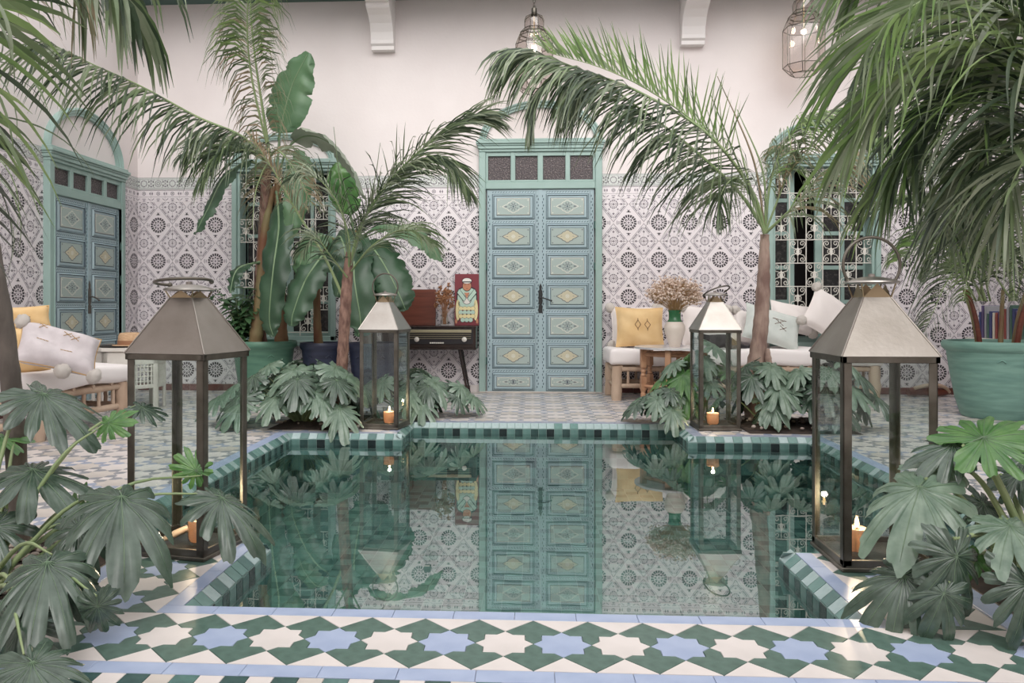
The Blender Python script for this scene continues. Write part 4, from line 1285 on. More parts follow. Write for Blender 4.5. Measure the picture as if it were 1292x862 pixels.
def bouquet(label, name, loc, r, h, n, m, stemm, spread, seed):
    rr = random.Random(seed); b = thing(name, label, 'flowers', loc)
    st = MB(); fl = MB()
    for k in range(n):
        a = rr.uniform(0, 2*PI); q = math.sqrt(rr.random())
        tip = Vector((q*spread*math.cos(a), q*spread*math.sin(a), h*(.38+.62*rr.random())*(1-.35*q*q)))
        base = Vector((rr.uniform(-.02, .02), rr.uniform(-.02, .02), -.1)); mid = base.lerp(tip, .55)*1 - Vector((tip.x*.25, tip.y*.25, 0))
        st.tube([base, mid, tip], .0016, 3, cap=False)
        for j in range(7):
            c = tip + Vector((rr.uniform(-1, 1), rr.uniform(-1, 1), rr.uniform(-1, 1)))*r
            s_ = rr.uniform(.007, .013)
            fl.add([c+Vector((s_,0,0)), c+Vector((0,s_,0)), c+Vector((-s_,0,0)), c+Vector((0,-s_,0)), c+Vector((0,0,s_)), c-Vector((0,0,s_))],
                   [(0,1,4),(1,2,4),(2,3,4),(3,0,4),(1,0,5),(2,1,5),(3,2,5),(0,3,5)])
            st.tube([mid.lerp(tip, .7), c], .0009, 3, cap=False)
    st.build('stems', stemm, b); o = fl.build('flower_heads', m, b); tag(o, kind='stuff')
bouquet('bunch of dried beige flowers in the white and green vase', 'dried_flowers', (1.33, 7.40, .92), .036, .31, 200, 'dried_flower', 'stitch_tan', .25, 3)

# ------------------------------------------------------------------ radiogram, picture, small vase
RX0, RX1, RY0, RY1 = -1.62, -.605, 8.30, 8.62
rg = thing('radiogram', 'black vintage radio cabinet on splayed legs left of the middle door', 'radio', ((RX0+RX1)/2, RY0, 0))
hw = (RX1-RX0)/2; xr = hw
cb = MB(); cb.bbox(-hw, hw, .0, .32, .50, .735, .012)
cb.bbox(-hw-.006, hw+.006, -.01, .325, .722, .742, .005); cb.bbox(-hw-.006, hw+.006, -.01, .325, .49, .508, .005)
cb.build('cabinet', 'radio_wood', rg)
x0 = hw-.74
MB().bbox(x0, hw-.03, -.008, .004, .55, .71, .004).build('speaker_cloth', 'radio_cloth', rg)
dl = MB(); dl.bbox(x0+.015, hw-.045, -.014, .0, .672, .704, .003); dl.build('tuning_dial', 'radio_dial', rg)
ln = MB()
for k in range(3): ln.box(x0+.02, hw-.05, -.016, -.008, .652-.022*k, .656-.022*k)
for k in range(30): ln.box(x0+.04+k*.02, x0+.042+k*.02, -.0165, -.0138, .676, .690 if k % 5 else .698)
ln.box(x0+.48, x0+.55, -.0165, -.0138, .682, .690, 0)
ln.build('trim_line', 'radio_dial', rg)
for kx in (x0+.11, hw-.12):
    T = Matrix.Translation((kx, -.008, .60)) @ Matrix.Rotation(PI/2, 4, 'X')
    MB().lathe([(0,0),(.026,0),(.026,.014),(.020,.020),(.0,.022)], 20, m=0, T=T, cap=False).build('knob', 'ivory', rg, 40)
for k in range(7): MB().bbox(x0+.25+k*.022, x0+.268+k*.022, -.022, 0, .556, .570, .002).build('push_button', 'ivory', rg)
for sx in (-1, 1):
    for yy in (.06, .26):
        MB().tube([(sx*(hw-.18), yy, .50), (sx*(hw-.09), yy+(-.03 if yy < .1 else .03), .02)], [.018, .010], 10).tube([(sx*(hw-.09), yy+(-.03 if yy < .1 else .03), .02), (sx*(hw-.088), yy+(-.031 if yy < .1 else .031), 0)], .012, 10).build('leg', 'radio_wood', rg, 50)
lid = MB(); T = Matrix.Translation((-hw+.30, .30, .742)) @ Matrix.Rotation(math.radians(-5), 4, 'X')
lid.bbox(-.25, .25, -.014, .0, 0, .40, .004, 0, T)
lid.build('raised_lid', 'lid_wood', rg)['label'] = 'raised reddish brown wooden lid'

pc = thing('picture', 'red board with a painted seated figure leaning on the wall above the radio', 'picture', (-.725, 8.595, .743), (math.radians(-5), 0, 0))
MB().bbox(-.135, .135, -.012, .006, 0, .57, .002).build('board', 'board_red', pc)
ART = ['art_teal', 'art_skin', 'art_cream', 'art_ink', 'art_white']
ar = MB()
def blob(cx, cz, a, b, m, layer, n=20, k=1.0):
    for (s, mm, dy) in ((1.0, 3, 0), (.9, m, .0006)):
        ar.add([(cx+a*s*math.copysign(abs(math.cos(2*PI*i/n))**k, math.cos(2*PI*i/n)), -.0125-layer*.0014-dy, cz+b*s*math.copysign(abs(math.sin(2*PI*i/n))**k, math.sin(2*PI*i/n))) for i in range(n)], [tuple(range(n))], mm)
blob(0, .30, .115, .13, 0, 1, k=.7); blob(-.098, .17, .028, .13, 2, 1); blob(.098, .17, .028, .13, 2, 1)
for r_ in range(4):
    for c_ in range(4 - (r_ == 3)):
        blob(-.066+.044*c_+(.022 if r_ == 3 else 0), .185-.042*r_, .026, .026, (2, 0, 2, 0)[r_], 2+r_)
blob(0, .28, .05, .05, 4, 3)
for s in (-1, 1):
    T0 = [(s*.105, .36), (s*.085, .40), (s*.01, .30), (s*.03, .265)]
    ar.add([(a, -.0195, b) for a, b in T0], [(0,1,2,3)], 0); ar.add([(a*1.04, -.0190, b+.002) for a, b in [(s*.112,.358),(s*.085,.408),(s*.002,.30),(s*.03,.256)]], [(0,1,2,3)], 3)
blob(0, .435, .052, .058, 1, 4); ar.add([(-.03, -.0205, .36), (.03, -.0205, .36), (0, -.0205, .30)], [(0,1,2)], 1)
blob(0, .492, .056, .034, 4, 5); ar.add([(a, -.0212, b) for a, b in ((-.05,.475),(.05,.475),(.046,.486),(-.046,.486))], [(0,1,2,3)], 3)
for s in (-1, 1):
    ar.add([(s*.02-.008, -.0212, .447), (s*.02+.008, -.0212, .447), (s*.02, -.0212, .453)], [(0,1,2)], 3); blob(s*.115, .045, .014, .03, 1, 4)
ar.add([(-.012, -.0212, .408), (.012, -.0212, .408), (0, -.0212, .403)], [(0,1,2)], 3)
ar.build('painted_figure', ART, pc)
sv = thing('glass_jar', 'small clear faceted jar standing on the radio', 'jar', (-.955, 8.46, .743))
MB().lathe([(0,.0),(.045,.0),(.05,.02),(.04,.08),(.028,.12),(.036,.16),(.033,.16),(.024,.12),(.036,.08),(.044,.02),(0,.012)], 10, cap=False).build('body', 'jar_glass', sv)
bouquet('wispy reddish dried sprigs in the small jar on the radio', 'dried_sprigs', (-.955, 8.46, .86), .02, .36, 45, 'dried_red', 'dried_red', .10, 8)

# small brown wall light on the tiles
wl_ = thing('wall_lamp', 'small dark cube wall light among the tiles left of the middle door', 'lamp', P3(539, 293, 8.55))
MB().bbox(-.035, .035, -.02, .06, -.04, .03, .004).build('housing', 'iron_black', wl_); MB().bbox(-.03, .03, -.025, -.015, -.055, -.04, .002).build('lens', 'ivory', wl_)

# ------------------------------------------------------------------ white carved table, tray and hat
wt = thing('side_table', 'white carved side table at the end of the left bench', 'table', (-3.78, 7.15, 0), math.radians(8))
MB().prism([(.34*math.cos(PI/8+k*PI/4), .34*math.sin(PI/8+k*PI/4)) for k in range(8)], .545, .575).build('table_top', 'white_paint', wt)
for k in range(8):
    a = k*PI/4; T = Matrix.Rotation(a, 4, 'Z') @ Matrix.Translation((.285, 0, 0)) @ Matrix.Rotation(PI/2, 4, 'Z')
    m = MB(); hw_ = .118
    for s in (-1, 1): m.bbox(min(s*hw_, s*(hw_-.035)), max(s*hw_, s*(hw_-.035)), -.01, .01, 0, .545, .003, 0, T)
    m.bbox(-hw_, hw_, -.01, .01, .42, .545, .003, 0, T); m.bbox(-hw_, hw_, -.009, .009, .20, .235, .003, 0, T)
    for j in range(5): m.bbox(-.075+j*.0345, -.063+j*.0345, -.006, .006, .235, .42, .002, 0, T)
    for j in range(4): m.bbox(-.083, .083, -.005, .005, .26+j*.045, .27+j*.045, .002, 0, T)
    m.build('leg_panel', 'white_paint', wt)
tr = MB().lathe([(0,0),(.21,0),(.235,.012),(.24,.012),(.215,-.004),(0,-.004)], 32, cap=False).build('tray', 'radio_wood', None, 50, loc=(-3.80, 7.12, .580)); tag(tr, 'dark round tray on the white side table', 'tray')
ht = thing('straw_hat', 'straw hat with a brown band on the white side table', 'hat', (-3.72, 7.06, .593), 0)
MB().lathe([(.112,0),(.112,.04),(.104,.095),(.094,.112),(.06,.118),(0,.116)], 28, cap=False).build('crown', 'straw', ht, 50)
MB().lathe([(.110,.006),(.155,.004),(.158,.0),(.15,-.002),(.105,0)], 28, cap=False).build('brim', 'straw', ht, 60)
MB().lathe([(.1135,.006),(.1140,.042),(.1125,.045)], 28, cap=False).build('band', 'straw_band', ht, 60)

# ------------------------------------------------------------------ bookcase with books by the right wall, driftwood log
bc = thing('bookcase', 'low white bookcase by the right wall behind the big pot', 'shelf', (4.55, 7.55, 0))
m = MB(); m.bbox(-.17, .17, -.6, .6, .60, .64, .004); m.bbox(-.17, .17, -.6, -.57, 0, .6, .004); m.bbox(-.17, .17, .57, .6, 0, .6, .004); m.bbox(.15, .17, -.57, .57, 0, .6, .002); m.bbox(-.17, .15, -.57, .57, .28, .305, .002); m.bbox(-.17, .15, -.57, .57, .02, .045, .002)
m.build('carcass', 'white_paint', bc)
bcols = ['book_blue', 'book_purple', 'book_grey', 'book_green', 'book_blue', 'book_cream', 'book_red', 'book_purple', 'book_cream', 'book_red', 'book_grey', 'book_green']
bnames = ['blue', 'purple', 'grey', 'green', 'blue', 'cream', 'red', 'purple', 'cream', 'red', 'grey', 'green']
seen_c = {}
y = 8.0
for k in range(18):
    th = random.uniform(.028, .042); hh = random.uniform(.24, .33); cidx = k % 12; nm = bnames[cidx]
    seen_c[nm] = seen_c.get(nm, 0)+1
    b = thing('book', '%s spined book, %s %s one from the back end of the white bookcase row' % (nm, ['first', 'second', 'third', 'fourth'][seen_c[nm]-1], nm), 'book', (4.44, y+th/2, .641), 0, 'books on the white bookcase')
    MB().bbox(0, .19, -th/2, th/2, 0, hh, .003).build('cover', bcols[cidx], b); MB().box(.004, .192, -th/2+.004, th/2-.004, .004, hh+.0005).build('pages', 'paper', b)
    y -= .046
lg = thing('driftwood_log', 'brown coiled branch lying against the wall right of the bench', 'wood', (4.20, 8.45, 0))
MB().tube(crom([(-.25,0,.05),(-.1,.02,.06),(.05,0,.05),(.2,.03,.06)], 14), [.04,.045,.05,.046,.05,.048,.045,.05,.046,.045,.04,.042,.038,.035,.03], 10).build('trunk', 'lid_wood', lg, 60)
MB().tube(crom([(-.2,-.02,.09),(-.05,-.05,.13),(.1,-.03,.11),(.17,0,.05)], 10), .02, 8).build('branch', 'log_wood', lg, 60)
# ------------------------------------------------------------------ plants
RV = Vector((math.cos(YAW), math.sin(YAW), 0)); FV = Vector((-math.sin(YAW), math.cos(YAW), 0)); ZV = Vector((0, 0, 1))
def S3(r, u, t): return RV*r + ZV*u - FV*t       # right, up, towards the viewer
GR = Vector((0, 0, -1))

def leaflets(curve, llen, n, droop, width, ang=55, vee=25, roll=0.0, rnd=.18, t0=.1, mats=('palm_leaf',), rr=random, taper=.45, upd=None):
    mb = MB(); K = len(curve)-1
    for k in range(n):
        t = t0 + (1-t0)*(k+rr.random()*.6)/n
        f = t*K; i = min(int(f), K-1); u = f-i
        p = curve[i].lerp(curve[i+1], u); T = (curve[i+1]-curve[i]).normalized()
        S = T.cross(ZV)
        if S.length < .05: S = RV.copy()
        S.normalize(); U = S.cross(T).normalized()
        R = Matrix.Rotation(roll, 3, T); S = R @ S; U = R @ U
        L = llen*(1-(1-taper)*abs(2*t-.9)**2.2)*rr.uniform(.8, 1.1)
        for sd in (-1, 1):
            a = math.radians(ang*rr.uniform(1-rnd, 1+rnd)*(1-.35*t)); b = math.radians(vee+rr.uniform(-18, 18))
            d = T*math.cos(a) + (S*sd*math.cos(b) + U*math.sin(b))*math.sin(a)
            dr = droop*rr.uniform(.7, 1.3)
            if upd and rr.random() < upd and d.z > -.1: dr *= .25
            q = p.copy(); seg = 4; pts = [q.copy()]; ds = [d.copy()]
            for s_ in range(seg):
                q = q + d*(L/seg); pts.append(q.copy()); d = (d + GR*dr/seg*(1+s_*.5)).normalized(); ds.append(d.copy())
            w = width*rr.uniform(.8, 1.15); vs = []
            for j, (q, dd) in enumerate(zip(pts, ds)):
                ww = w*(.55, 1, .9, .6, .06)[j]*.5
                sv = dd.cross(S*sd if abs(dd.dot(S)) < .95 else U).normalized()
                vs += [q+sv*ww, q-sv*ww]
            m = 0 if len(mats) == 1 else rr.randrange(len(mats))
            mb.add(vs, [(2*j, 2*j+1, 2*j+3, 2*j+2) for j in range(seg)], m)
    return mb
def frond(parent, pts, llen, n=46, droop=1.2, width=.014, mats=('palm_leaf',), seed=0, rad=.011, stem='petiole', **kw):
    rr = random.Random(seed); inv = parent.matrix_basis.inverted()
    c = crom(pts, 26); 
    o = MB().tube([inv @ p for p in c], [rad*(1-.8*i/26) for i in range(27)], 6).build('frond', stem, parent, 60)
    mb = leaflets(c, llen, n, droop, width, rr=rr, mats=mats, **kw)
    mb.v = [tuple(inv @ Vector(v)) for v in mb.v]
    l = mb.build('leaflets', list(mats), o); tag(l, kind='stuff')
    return o
def pts3(*a): return [P3(*q) for q in a]
def trunk(parent, pts, rads, m, name='trunk', n=12):
    c = crom(pts, 44); K = len(rads)-1; rs = []
    for i in range(45):
        f = i/44*K; j = min(int(f), K-1); rs.append((rads[j]+(rads[j+1]-rads[j])*(f-j))*(random.uniform(.93, 1.07) if rads[0] > .03 else 1.0))
    inv = parent.matrix_basis.inverted()
    return MB().tube([inv @ p for p in c], rs, n).build(name, m, parent, 70)

# --- right palm (planter at the far right pool corner)
b0 = P3(955, 531, 6.5); b0.z = 0
pr = thing('palm_tree', 'slender palm with rough brown trunk in the far right planter before the long bench', 'palm', b0)
trunk(pr, [b0, P3(948, 490, 6.5), P3(958, 430, 6.5), P3(963, 360, 6.5), P3(965, 296, 6.5)], [.095, .076, .066, .055, .036], 'palm_bark')
trunk(pr, [b0+Vector((.06,-.02,0)), P3(970, 480, 6.45), P3(968, 440, 6.45)], [.06, .05, .02], 'palm_bark', 'trunk')
D = 6.4
frond(pr, pts3((965,295,6.45),(948,240,D),(893,169,6.2),(802,114,6.1),(737,90,6.1),(680,68,6.1),(650,64,6.1)), .74, 100, 1.3, .017, ('palm_leaf','palm_leaf_dark','palm_leaf_dark','palm_leaf_silver'), 1, .018, ang=74, vee=-28, t0=.18, taper=.75)
frond(pr, pts3((966,292,6.45),(930,240,D),(867,182,6.3),(796,129,6.3),(752,98,6.3),(715,110,6.3)), .74, 84, 1.3, .016, ('palm_leaf_dark','palm_leaf','palm_leaf_dark','palm_leaf_silver'), 2, .016, ang=76, vee=-38, t0=.2, taper=.75)
frond(pr, pts3((965,293,6.45),(940,225,D),(885,162,6.2),(822,116,6.1),(760,86,6.0),(690,66,6.0)), .48, 56, .12, .015, ('palm_leaf_bright','palm_leaf','palm_leaf_bright'), 3, .012, ang=60, vee=62, t0=.28, taper=.6)
frond(pr, pts3((752,98,6.25),(712,96,6.2),(678,120,6.2),(664,170,6.2)), .42, 50, 1.2, .014, ('palm_leaf_silver','palm_leaf','palm_leaf_dark'), 4, .009, ang=45, vee=-20, t0=.05)
frond(pr, pts3((966,294,6.4),(1000,262,6.2),(1036,220,6.0),(1075,195,5.9)), .55, 40, 1.6, .013, ('palm_leaf_silver','palm_leaf_dry','palm_leaf'), 5, .013, vee=-20, t0=.2)
frond(pr, pts3((965,292,6.5),(972,230,6.5),(990,180,6.4),(1020,150,6.3),(1070,142,6.2),(1120,180,6.1)), .60, 80, 1.7, .013, ('palm_leaf_silver','palm_leaf','palm_leaf_bright'), 6, .012, vee=-15, t0=.2)
frond(pr, pts3((964,294,6.4),(948,250,6.3),(930,225,6.2),(912,240,6.1),(905,275,6.1)), .46, 34, 1.4, .013, ('palm_leaf_silver','palm_leaf'), 7, .010, vee=-20, t0=.3)
frond(pr, pts3((966,292,6.6),(990,230,6.6),(1005,200,6.6),(985,190,6.6)), .5, 40, 1.9, .013, ('palm_leaf_silver','palm_leaf_dry','palm_leaf'), 8, .010, t0=.2)
for k, q in enumerate([((965,290,6.45),(950,200,6.4),(905,96,6.3)), ((965,290,6.45),(945,230,6.4),(925,150,6.3)), ((965,290,6.45),(935,215,6.4),(897,120,6.3)), ((966,290,6.45),(962,215,6.4),(930,138,6.4))]):
    trunk(pr, pts3(*q), [.010, .008, .003], ['palm_leaf_dry','petiole','palm_leaf','petiole'][k], 'spear', 6)

# --- small palm in the far left planter
b0 = P3(432, 535, 6.45); b0.z = 0
pl = thing('palm_tree', 'small palm with reddish fibrous trunk in the far left planter', 'palm', b0)
trunk(pl, [b0, P3(431, 480, 6.45), P3(434, 420, 6.45), P3(437, 370, 6.45), P3(441, 318, 6.45)], [.055, .050, .046, .05, .03], 'fibre_bark')
frond(pl, pts3((437,385,6.45),(410,325,6.4),(375,268,6.3),(345,215,6.2),(315,170,6.1)), .36, 34, 1.4, .012, ('palm_leaf_dry','palm_leaf_silver','palm_leaf_dry'), 11, .014, t0=.45)
frond(pl, pts3((441,340,6.45),(455,285,6.4),(495,225,6.3),(545,178,6.2),(590,152,6.2),(615,150,6.2)), .62, 92, .55, .014, ('palm_leaf_silver','palm_leaf','palm_leaf_dark'), 12, .014, ang=56, vee=0, t0=.12)
frond(pl, pts3((441,340,6.45),(462,270,6.4),(505,215,6.3),(555,200,6.2),(592,240,6.1)), .55, 70, .8, .014, ('palm_leaf_silver','palm_leaf','palm_leaf_dark'), 13, .011, vee=-15, t0=.15)
frond(pl, pts3((440,345,6.45),(440,300,6.3),(425,255,6.2),(400,225,6.1),(375,225,6.0)), .42, 34, 1.2, .012, ('palm_leaf_silver','palm_leaf_dark'), 14, .010, t0=.25)
frond(pl, pts3((441,345,6.45),(470,310,6.2),(510,290,6.0),(545,310,5.9)), .42, 40, 1.2, .012, ('palm_leaf_silver','palm_leaf'), 15, .009, t0=.15)
frond(pl, pts3((438,350,6.4),(415,320,6.2),(398,300,6.1),(380,320,6.0)), .34, 26, 1.4, .012, ('palm_leaf_silver','palm_leaf_dark'), 16, .008, t0=.15)
trunk(pl, pts3((440,330,6.4),(430,240,6.4),(421,160,6.4)), [.006,.005,.002], 'palm_leaf', 'spear', 6)
trunk(pl, pts3((443,335,6.4),(470,240,6.3),(480,180,6.2)), [.006,.005,.002], 'palm_leaf_silver', 'spear', 6)

# --- pots
def pot(label, loc, r, h, m, name='plant_pot'):
    t = thing(name, label, 'pot', loc)
    k = r
    pf = [(0,0),(.66*k,0),(.70*k,.02),(.80*k,h*.25),(.90*k,h*.6),(.96*k,h*.86),(1.0*k,h*.88),(1.05*k,h*.91),(1.06*k,h*.96),(1.03*k,h),(.95*k,h),(.92*k,h*.95),(.90*k,h*.9)]
    body = MB().lathe(pf, 48, cap=False).build('body', m, t, 40)
    MB().lathe([(.905*k, h*.9), (.5*k, h*.915), (0, h*.92)], 32, cap=False).build('soil', 'soil', t, 180)
    for a in (-2.0, -1.0, 2.2):
        MB().tube(crom([(.93*k*math.cos(a)-.03*math.sin(a)*q, .93*k*math.sin(a)+.03*math.cos(a)*q, h*.74+.02*(1-q*q)) for q in (-1, 0, 1)], 6), .009, 6).build('boss', m, t, 60)
    return t
PGL = P3(333, 500, 8.05); PGL.z = 0
pot('large green glazed pot in front of the left window', PGL, .315, .60, 'pot_green')
PN1 = P3(407, 500, 8.1); PN1.z = 0; PN2 = P3(471, 500, 8.05); PN2.z = 0
pot('dark navy pot behind the small left palm', PN1, .22, .58, 'pot_navy'); pot('dark navy pot behind the far left lantern', PN2, .255, .58, 'pot_navy')
PGR = P3(1258, 500, 6.75); PGR.z = 0
pot('very large pale teal pot near the right edge of the view', PGR, .40, .655, 'pot_teal')

# --- tall palm rising from the green pot
tp = thing('palm_tree', 'tall palm from the green pot, crown of drooping and drying fronds before the left window', 'palm', PGL+Vector((-.05, 0, .55)))
trunk(tp, [PGL+Vector((-.02, .02, .52)), P3(326, 380, 8.0), P3(331, 300, 7.9), P3(337, 205, 7.7)], [.055, .05, .045, .05], 'fibre_bark')
frond(tp, pts3((338,205,7.7),(305,172,7.5),(250,148,7.3),(180,110,7.0),(110,78,6.6),(55,50,6.3)), .78, 84, 1.5, .018, ('palm_leaf_dark','palm_leaf','palm_leaf_dark','palm_leaf_silver'), 21, .015, ang=74, vee=-35, t0=.08, taper=.75)
frond(tp, pts3((341,200,7.7),(331,135,7.6),(322,74,7.5),(316,7,7.4),(318,-70,7.2)), .58, 84, 3.0, .017, ('palm_leaf_dry','palm_leaf','palm_leaf_silver'), 22, .016, ang=60, vee=0, t0=.08)
frond(tp, pts3((341,200,7.7),(318,100,7.3),(312,20,7.0),(322,-60,6.8)), .62, 60, 3.6, .022, ('palm_leaf_bright','palm_leaf'), 23, .014, ang=65, vee=0, t0=.4)
frond(tp, pts3((338,205,7.7),(315,190,7.4),(285,195,7.2),(262,225,7.1)), .6, 34, 2.0, .017, ('palm_leaf_dark','palm_leaf'), 24, .011, t0=.1)
frond(tp, pts3((338,203,7.7),(350,190,7.4),(372,215,7.2),(395,260,7.0)), .45, 34, 1.6, .014, ('palm_leaf_silver','palm_leaf_dry'), 25, .011, t0=.05)
frond(tp, pts3((338,205,7.7),(330,220,7.5),(322,245,7.3),(318,290,7.2)), .32, 34, 1.6, .014, ('palm_leaf_dry','palm_leaf_silver'), 26, .010, t0=.0)
frond(tp, pts3((338,205,7.75),(300,185,7.9),(262,180,8.0),(232,200,8.05)), .5, 34, 2.2, .015, ('palm_leaf_dark','palm_leaf_silver'), 27, .010, t0=.1)

# --- bananas
def banana(parent, pts, width, nrm, m='banana_leaf', seed=0, petf=.0, fold=.18, tear=.12):
    rr = random.Random(seed); inv = parent.matrix_basis.inverted()
    n = 48; c = crom(pts, n); w8 = 5; vs = []; fs = []
    nrm = Vector(nrm).normalized()
    for i in range(n+1):
        t = i/n; T = (c[min(n, i+1)]-c[max(0, i-1)]).normalized(); S = T.cross(nrm).normalized(); N = S.cross(T).normalized()
        if t < petf: w = .012
        else:
            q = (t-petf)/(1-petf); w = width*.5*max(.03, (math.sin(PI*min(1, q**.72*.96+.03)))**.55)
        for j in range(-w8, w8+1):
            v = j/w8
            tr_ = 1-(tear*rr.random() if abs(j) == w8 and rr.random() < .5 else 0) - (.35*rr.random() if abs(j) >= w8-1 and (i*7+(3 if j > 0 else 0)+seed) % 13 == 0 else 0)
            z = abs(v)*w*fold*2 - (v*v)*w*.55 + .0055*(1 if i % 2 else -1)*abs(v) + .010*math.sin(i*.9+abs(v)*2)*abs(v) + .012*math.sin(i*.7+v*3+seed)*abs(v)
            vs.append(inv @ (c[i] + S*v*w*tr_ + N*z))
    W_ = 2*w8+1
    for i in range(n):
        for j in range(W_-1): fs.append((i*W_+j, i*W_+j+1, (i+1)*W_+j+1, (i+1)*W_+j))
    o = MB().add(vs, fs).build('leaf', m, parent, 180)
    MB().tube([inv @ (p + nrm*.002) for p in c[:-1]], [.013*(1-.8*i/n) for i in range(n)], 6).build('midrib', 'banana_rib', o, 60)
    return o
ba = thing('banana_plant', 'banana plant in the green pot with one big upright leaf against the wall', 'plant', PGL+Vector((.1, .02, .55)))
trunk(ba, [PGL+Vector((-.06, -.10, .54)), P3(328, 380, 7.9), P3(333, 300, 7.85), P3(345, 235, 7.8)], [.075, .055, .045, .03], 'banana_stem', 'stem')
trunk(ba, [PGL+Vector((.20, -.05, .54)), P3(354, 380, 7.9), P3(352, 300, 7.85), P3(350, 225, 7.8)], [.07, .05, .04, .03], 'banana_stem', 'stem')
banana(ba, pts3((349,225,7.8),(354,165,7.8),(368,110,7.8),(389,66,7.75)), .47, S3(-.2,.1,1), 'banana_leaf', 1, .32)
banana(ba, pts3((345,240,7.8),(320,205,7.6),(285,222,7.4),(262,265,7.3),(246,296,7.25)), .30, S3(-.6,.5,.6), 'banana_leaf_dark', 2, .30)
banana(ba, pts3((350,230,7.8),(362,190,7.7),(385,172,7.6),(415,180,7.5),(445,215,7.4),(462,255,7.3)), .36, S3(.2,.9,-.3), 'banana_leaf_grey', 3, .3)
banana(ba, pts3((349,240,7.8),(352,285,7.6),(345,340,7.5),(340,400,7.5),(345,425,7.5)), .32, S3(-.3,.2,1), 'banana_leaf_dark', 4, .1)
banana(ba, pts3((350,250,7.8),(372,200,7.8),(378,215,7.7),(372,265,7.6),(366,300,7.6)), .28, S3(.3,.2,1), 'banana_leaf', 5, .25)
banana(ba, pts3((330,330,7.85),(300,340,7.6),(290,370,7.5)), .18, S3(-.4,.5,.8), 'banana_leaf_dark', 6, .2)
bb = thing('banana_plant', 'banana plant with broad dark leaves in the navy pots beside the radiogram', 'plant', PN2+Vector((-.1, .02, .5)))
trunk(bb, [PN1+Vector((-.04, 0, .52)), P3(400, 400, 8.05), P3(402, 340, 8.0), P3(420, 300, 7.9)], [.05, .04, .035, .025], 'banana_stem', 'stem')
trunk(bb, [PN2+Vector((-.05, 0, .52)), P3(458, 390, 8.0), P3(452, 340, 7.95), P3(448, 290, 7.9)], [.06, .05, .04, .025], 'banana_stem', 'stem')
banana(bb, pts3((448,300,7.9),(440,260,7.8),(432,225,7.7),(426,205,7.7)), .34, S3(.3,.1,1), 'philo_leaf_bright', 7, .25)
banana(bb, pts3((446,320,7.9),(448,310,7.6),(447,350,7.3),(455,405,7.2),(452,425,7.2)), .36, S3(-.2,.2,1), 'banana_leaf_dark', 8, .12)
banana(bb, pts3((450,315,7.9),(468,312,7.6),(488,340,7.4),(505,375,7.3),(512,392,7.3)), .40, S3(.2,.3,1), 'banana_leaf_dark', 9, .12)
banana(bb, pts3((450,305,7.9),(480,285,7.7),(515,292,7.5),(540,308,7.4),(556,330,7.35)), .34, S3(.2,.9,.4), 'banana_leaf', 10, .15)
banana(bb, pts3((420,310,7.9),(405,325,7.6),(385,355,7.5),(370,395,7.45),(368,412,7.45)), .36, S3(-.3,.3,1), 'banana_leaf_dark', 11, .1)
banana(bb, pts3((420,305,7.9),(430,300,7.5),(436,330,7.4),(425,375,7.4)), .34, S3(0,.3,1), 'banana_leaf_dark', 12, .1)
banana(bb, pts3((420,300,7.9),(400,300,7.7),(382,325,7.6),(375,350,7.6)), .3, S3(-.3,.5,1), 'banana_leaf', 13, .1)
banana(bb, pts3((452,310,7.9),(475,340,7.7),(480,380,7.6),(478,410,7.6)), .34, S3(0,.3,1), 'banana_leaf_dark', 14, .1)

# --- leafy bush in the green pot
def simple_leaf(L, W, m, seed=0):
    vs = []; fs = []; n = 6
    for i in range(n+1):
        t = i/n; w = W/2*math.sin(PI*min(1, t*.93+.05))**.8; z = -.25*L*t*t
        for v in (-1, 0, 1): vs.append((v*w, t*L, z+abs(v)*w*.3))
    for i in range(n):
        for j in range(2): fs.append((i*3+j, i*3+j+1, i*3+j+4, i*3+j+3))
    return MB().add(vs, fs).mesh('leaf', m, 180)
def orient(o, loc, tip, nrm, s, parent=None):
    Y = Vector(tip).normalized(); Z = Vector(nrm); Z = (Z - Y*Z.dot(Y))
    if Z.length < .01: Z = Y.orthogonal()
    Z.normalize(); X = Y.cross(Z)
    Mx = Matrix(((X.x, Y.x, Z.x, loc[0]), (X.y, Y.y, Z.y, loc[1]), (X.z, Y.z, Z.z, loc[2]), (0,0,0,1))) @ Matrix.Scale(s, 4)
    if parent: Mx = parent.matrix_basis.inverted() @ Mx
    o.matrix_basis = Mx
LBM = simple_leaf(.125, .062, 'bush_leaf')
bu = thing('shrub', 'small leafy green shrub at the left side of the green pot', 'shrub', PGL+Vector((-.20, -.14, .54)))
rr = random.Random(5)
for k in range(22):
    a = rr.uniform(0, 2*PI); q = rr.uniform(.10, .30); tip = Vector((q*math.cos(a)-.04, q*math.sin(a)*.7, rr.uniform(.14, .62)))
    c = crom([(0,0,0), (tip.x*.3, tip.y*.3, tip.z*.6), tip], 8)
    MB().tube(c, [.006-.0005*i for i in range(9)], 5).build('stem', 'petiole', bu, 60)
    for j in range(2, 9):
        for s in range(2):
            an = rr.uniform(0, 2*PI); o = put('leaf', LBM, bu)
            w = bu.matrix_basis @ Vector(c[j]); orient(o, w, (math.cos(an), math.sin(an), rr.uniform(-.4, .3)), (0, -.3, 1), rr.uniform(.7, 1.15), bu)

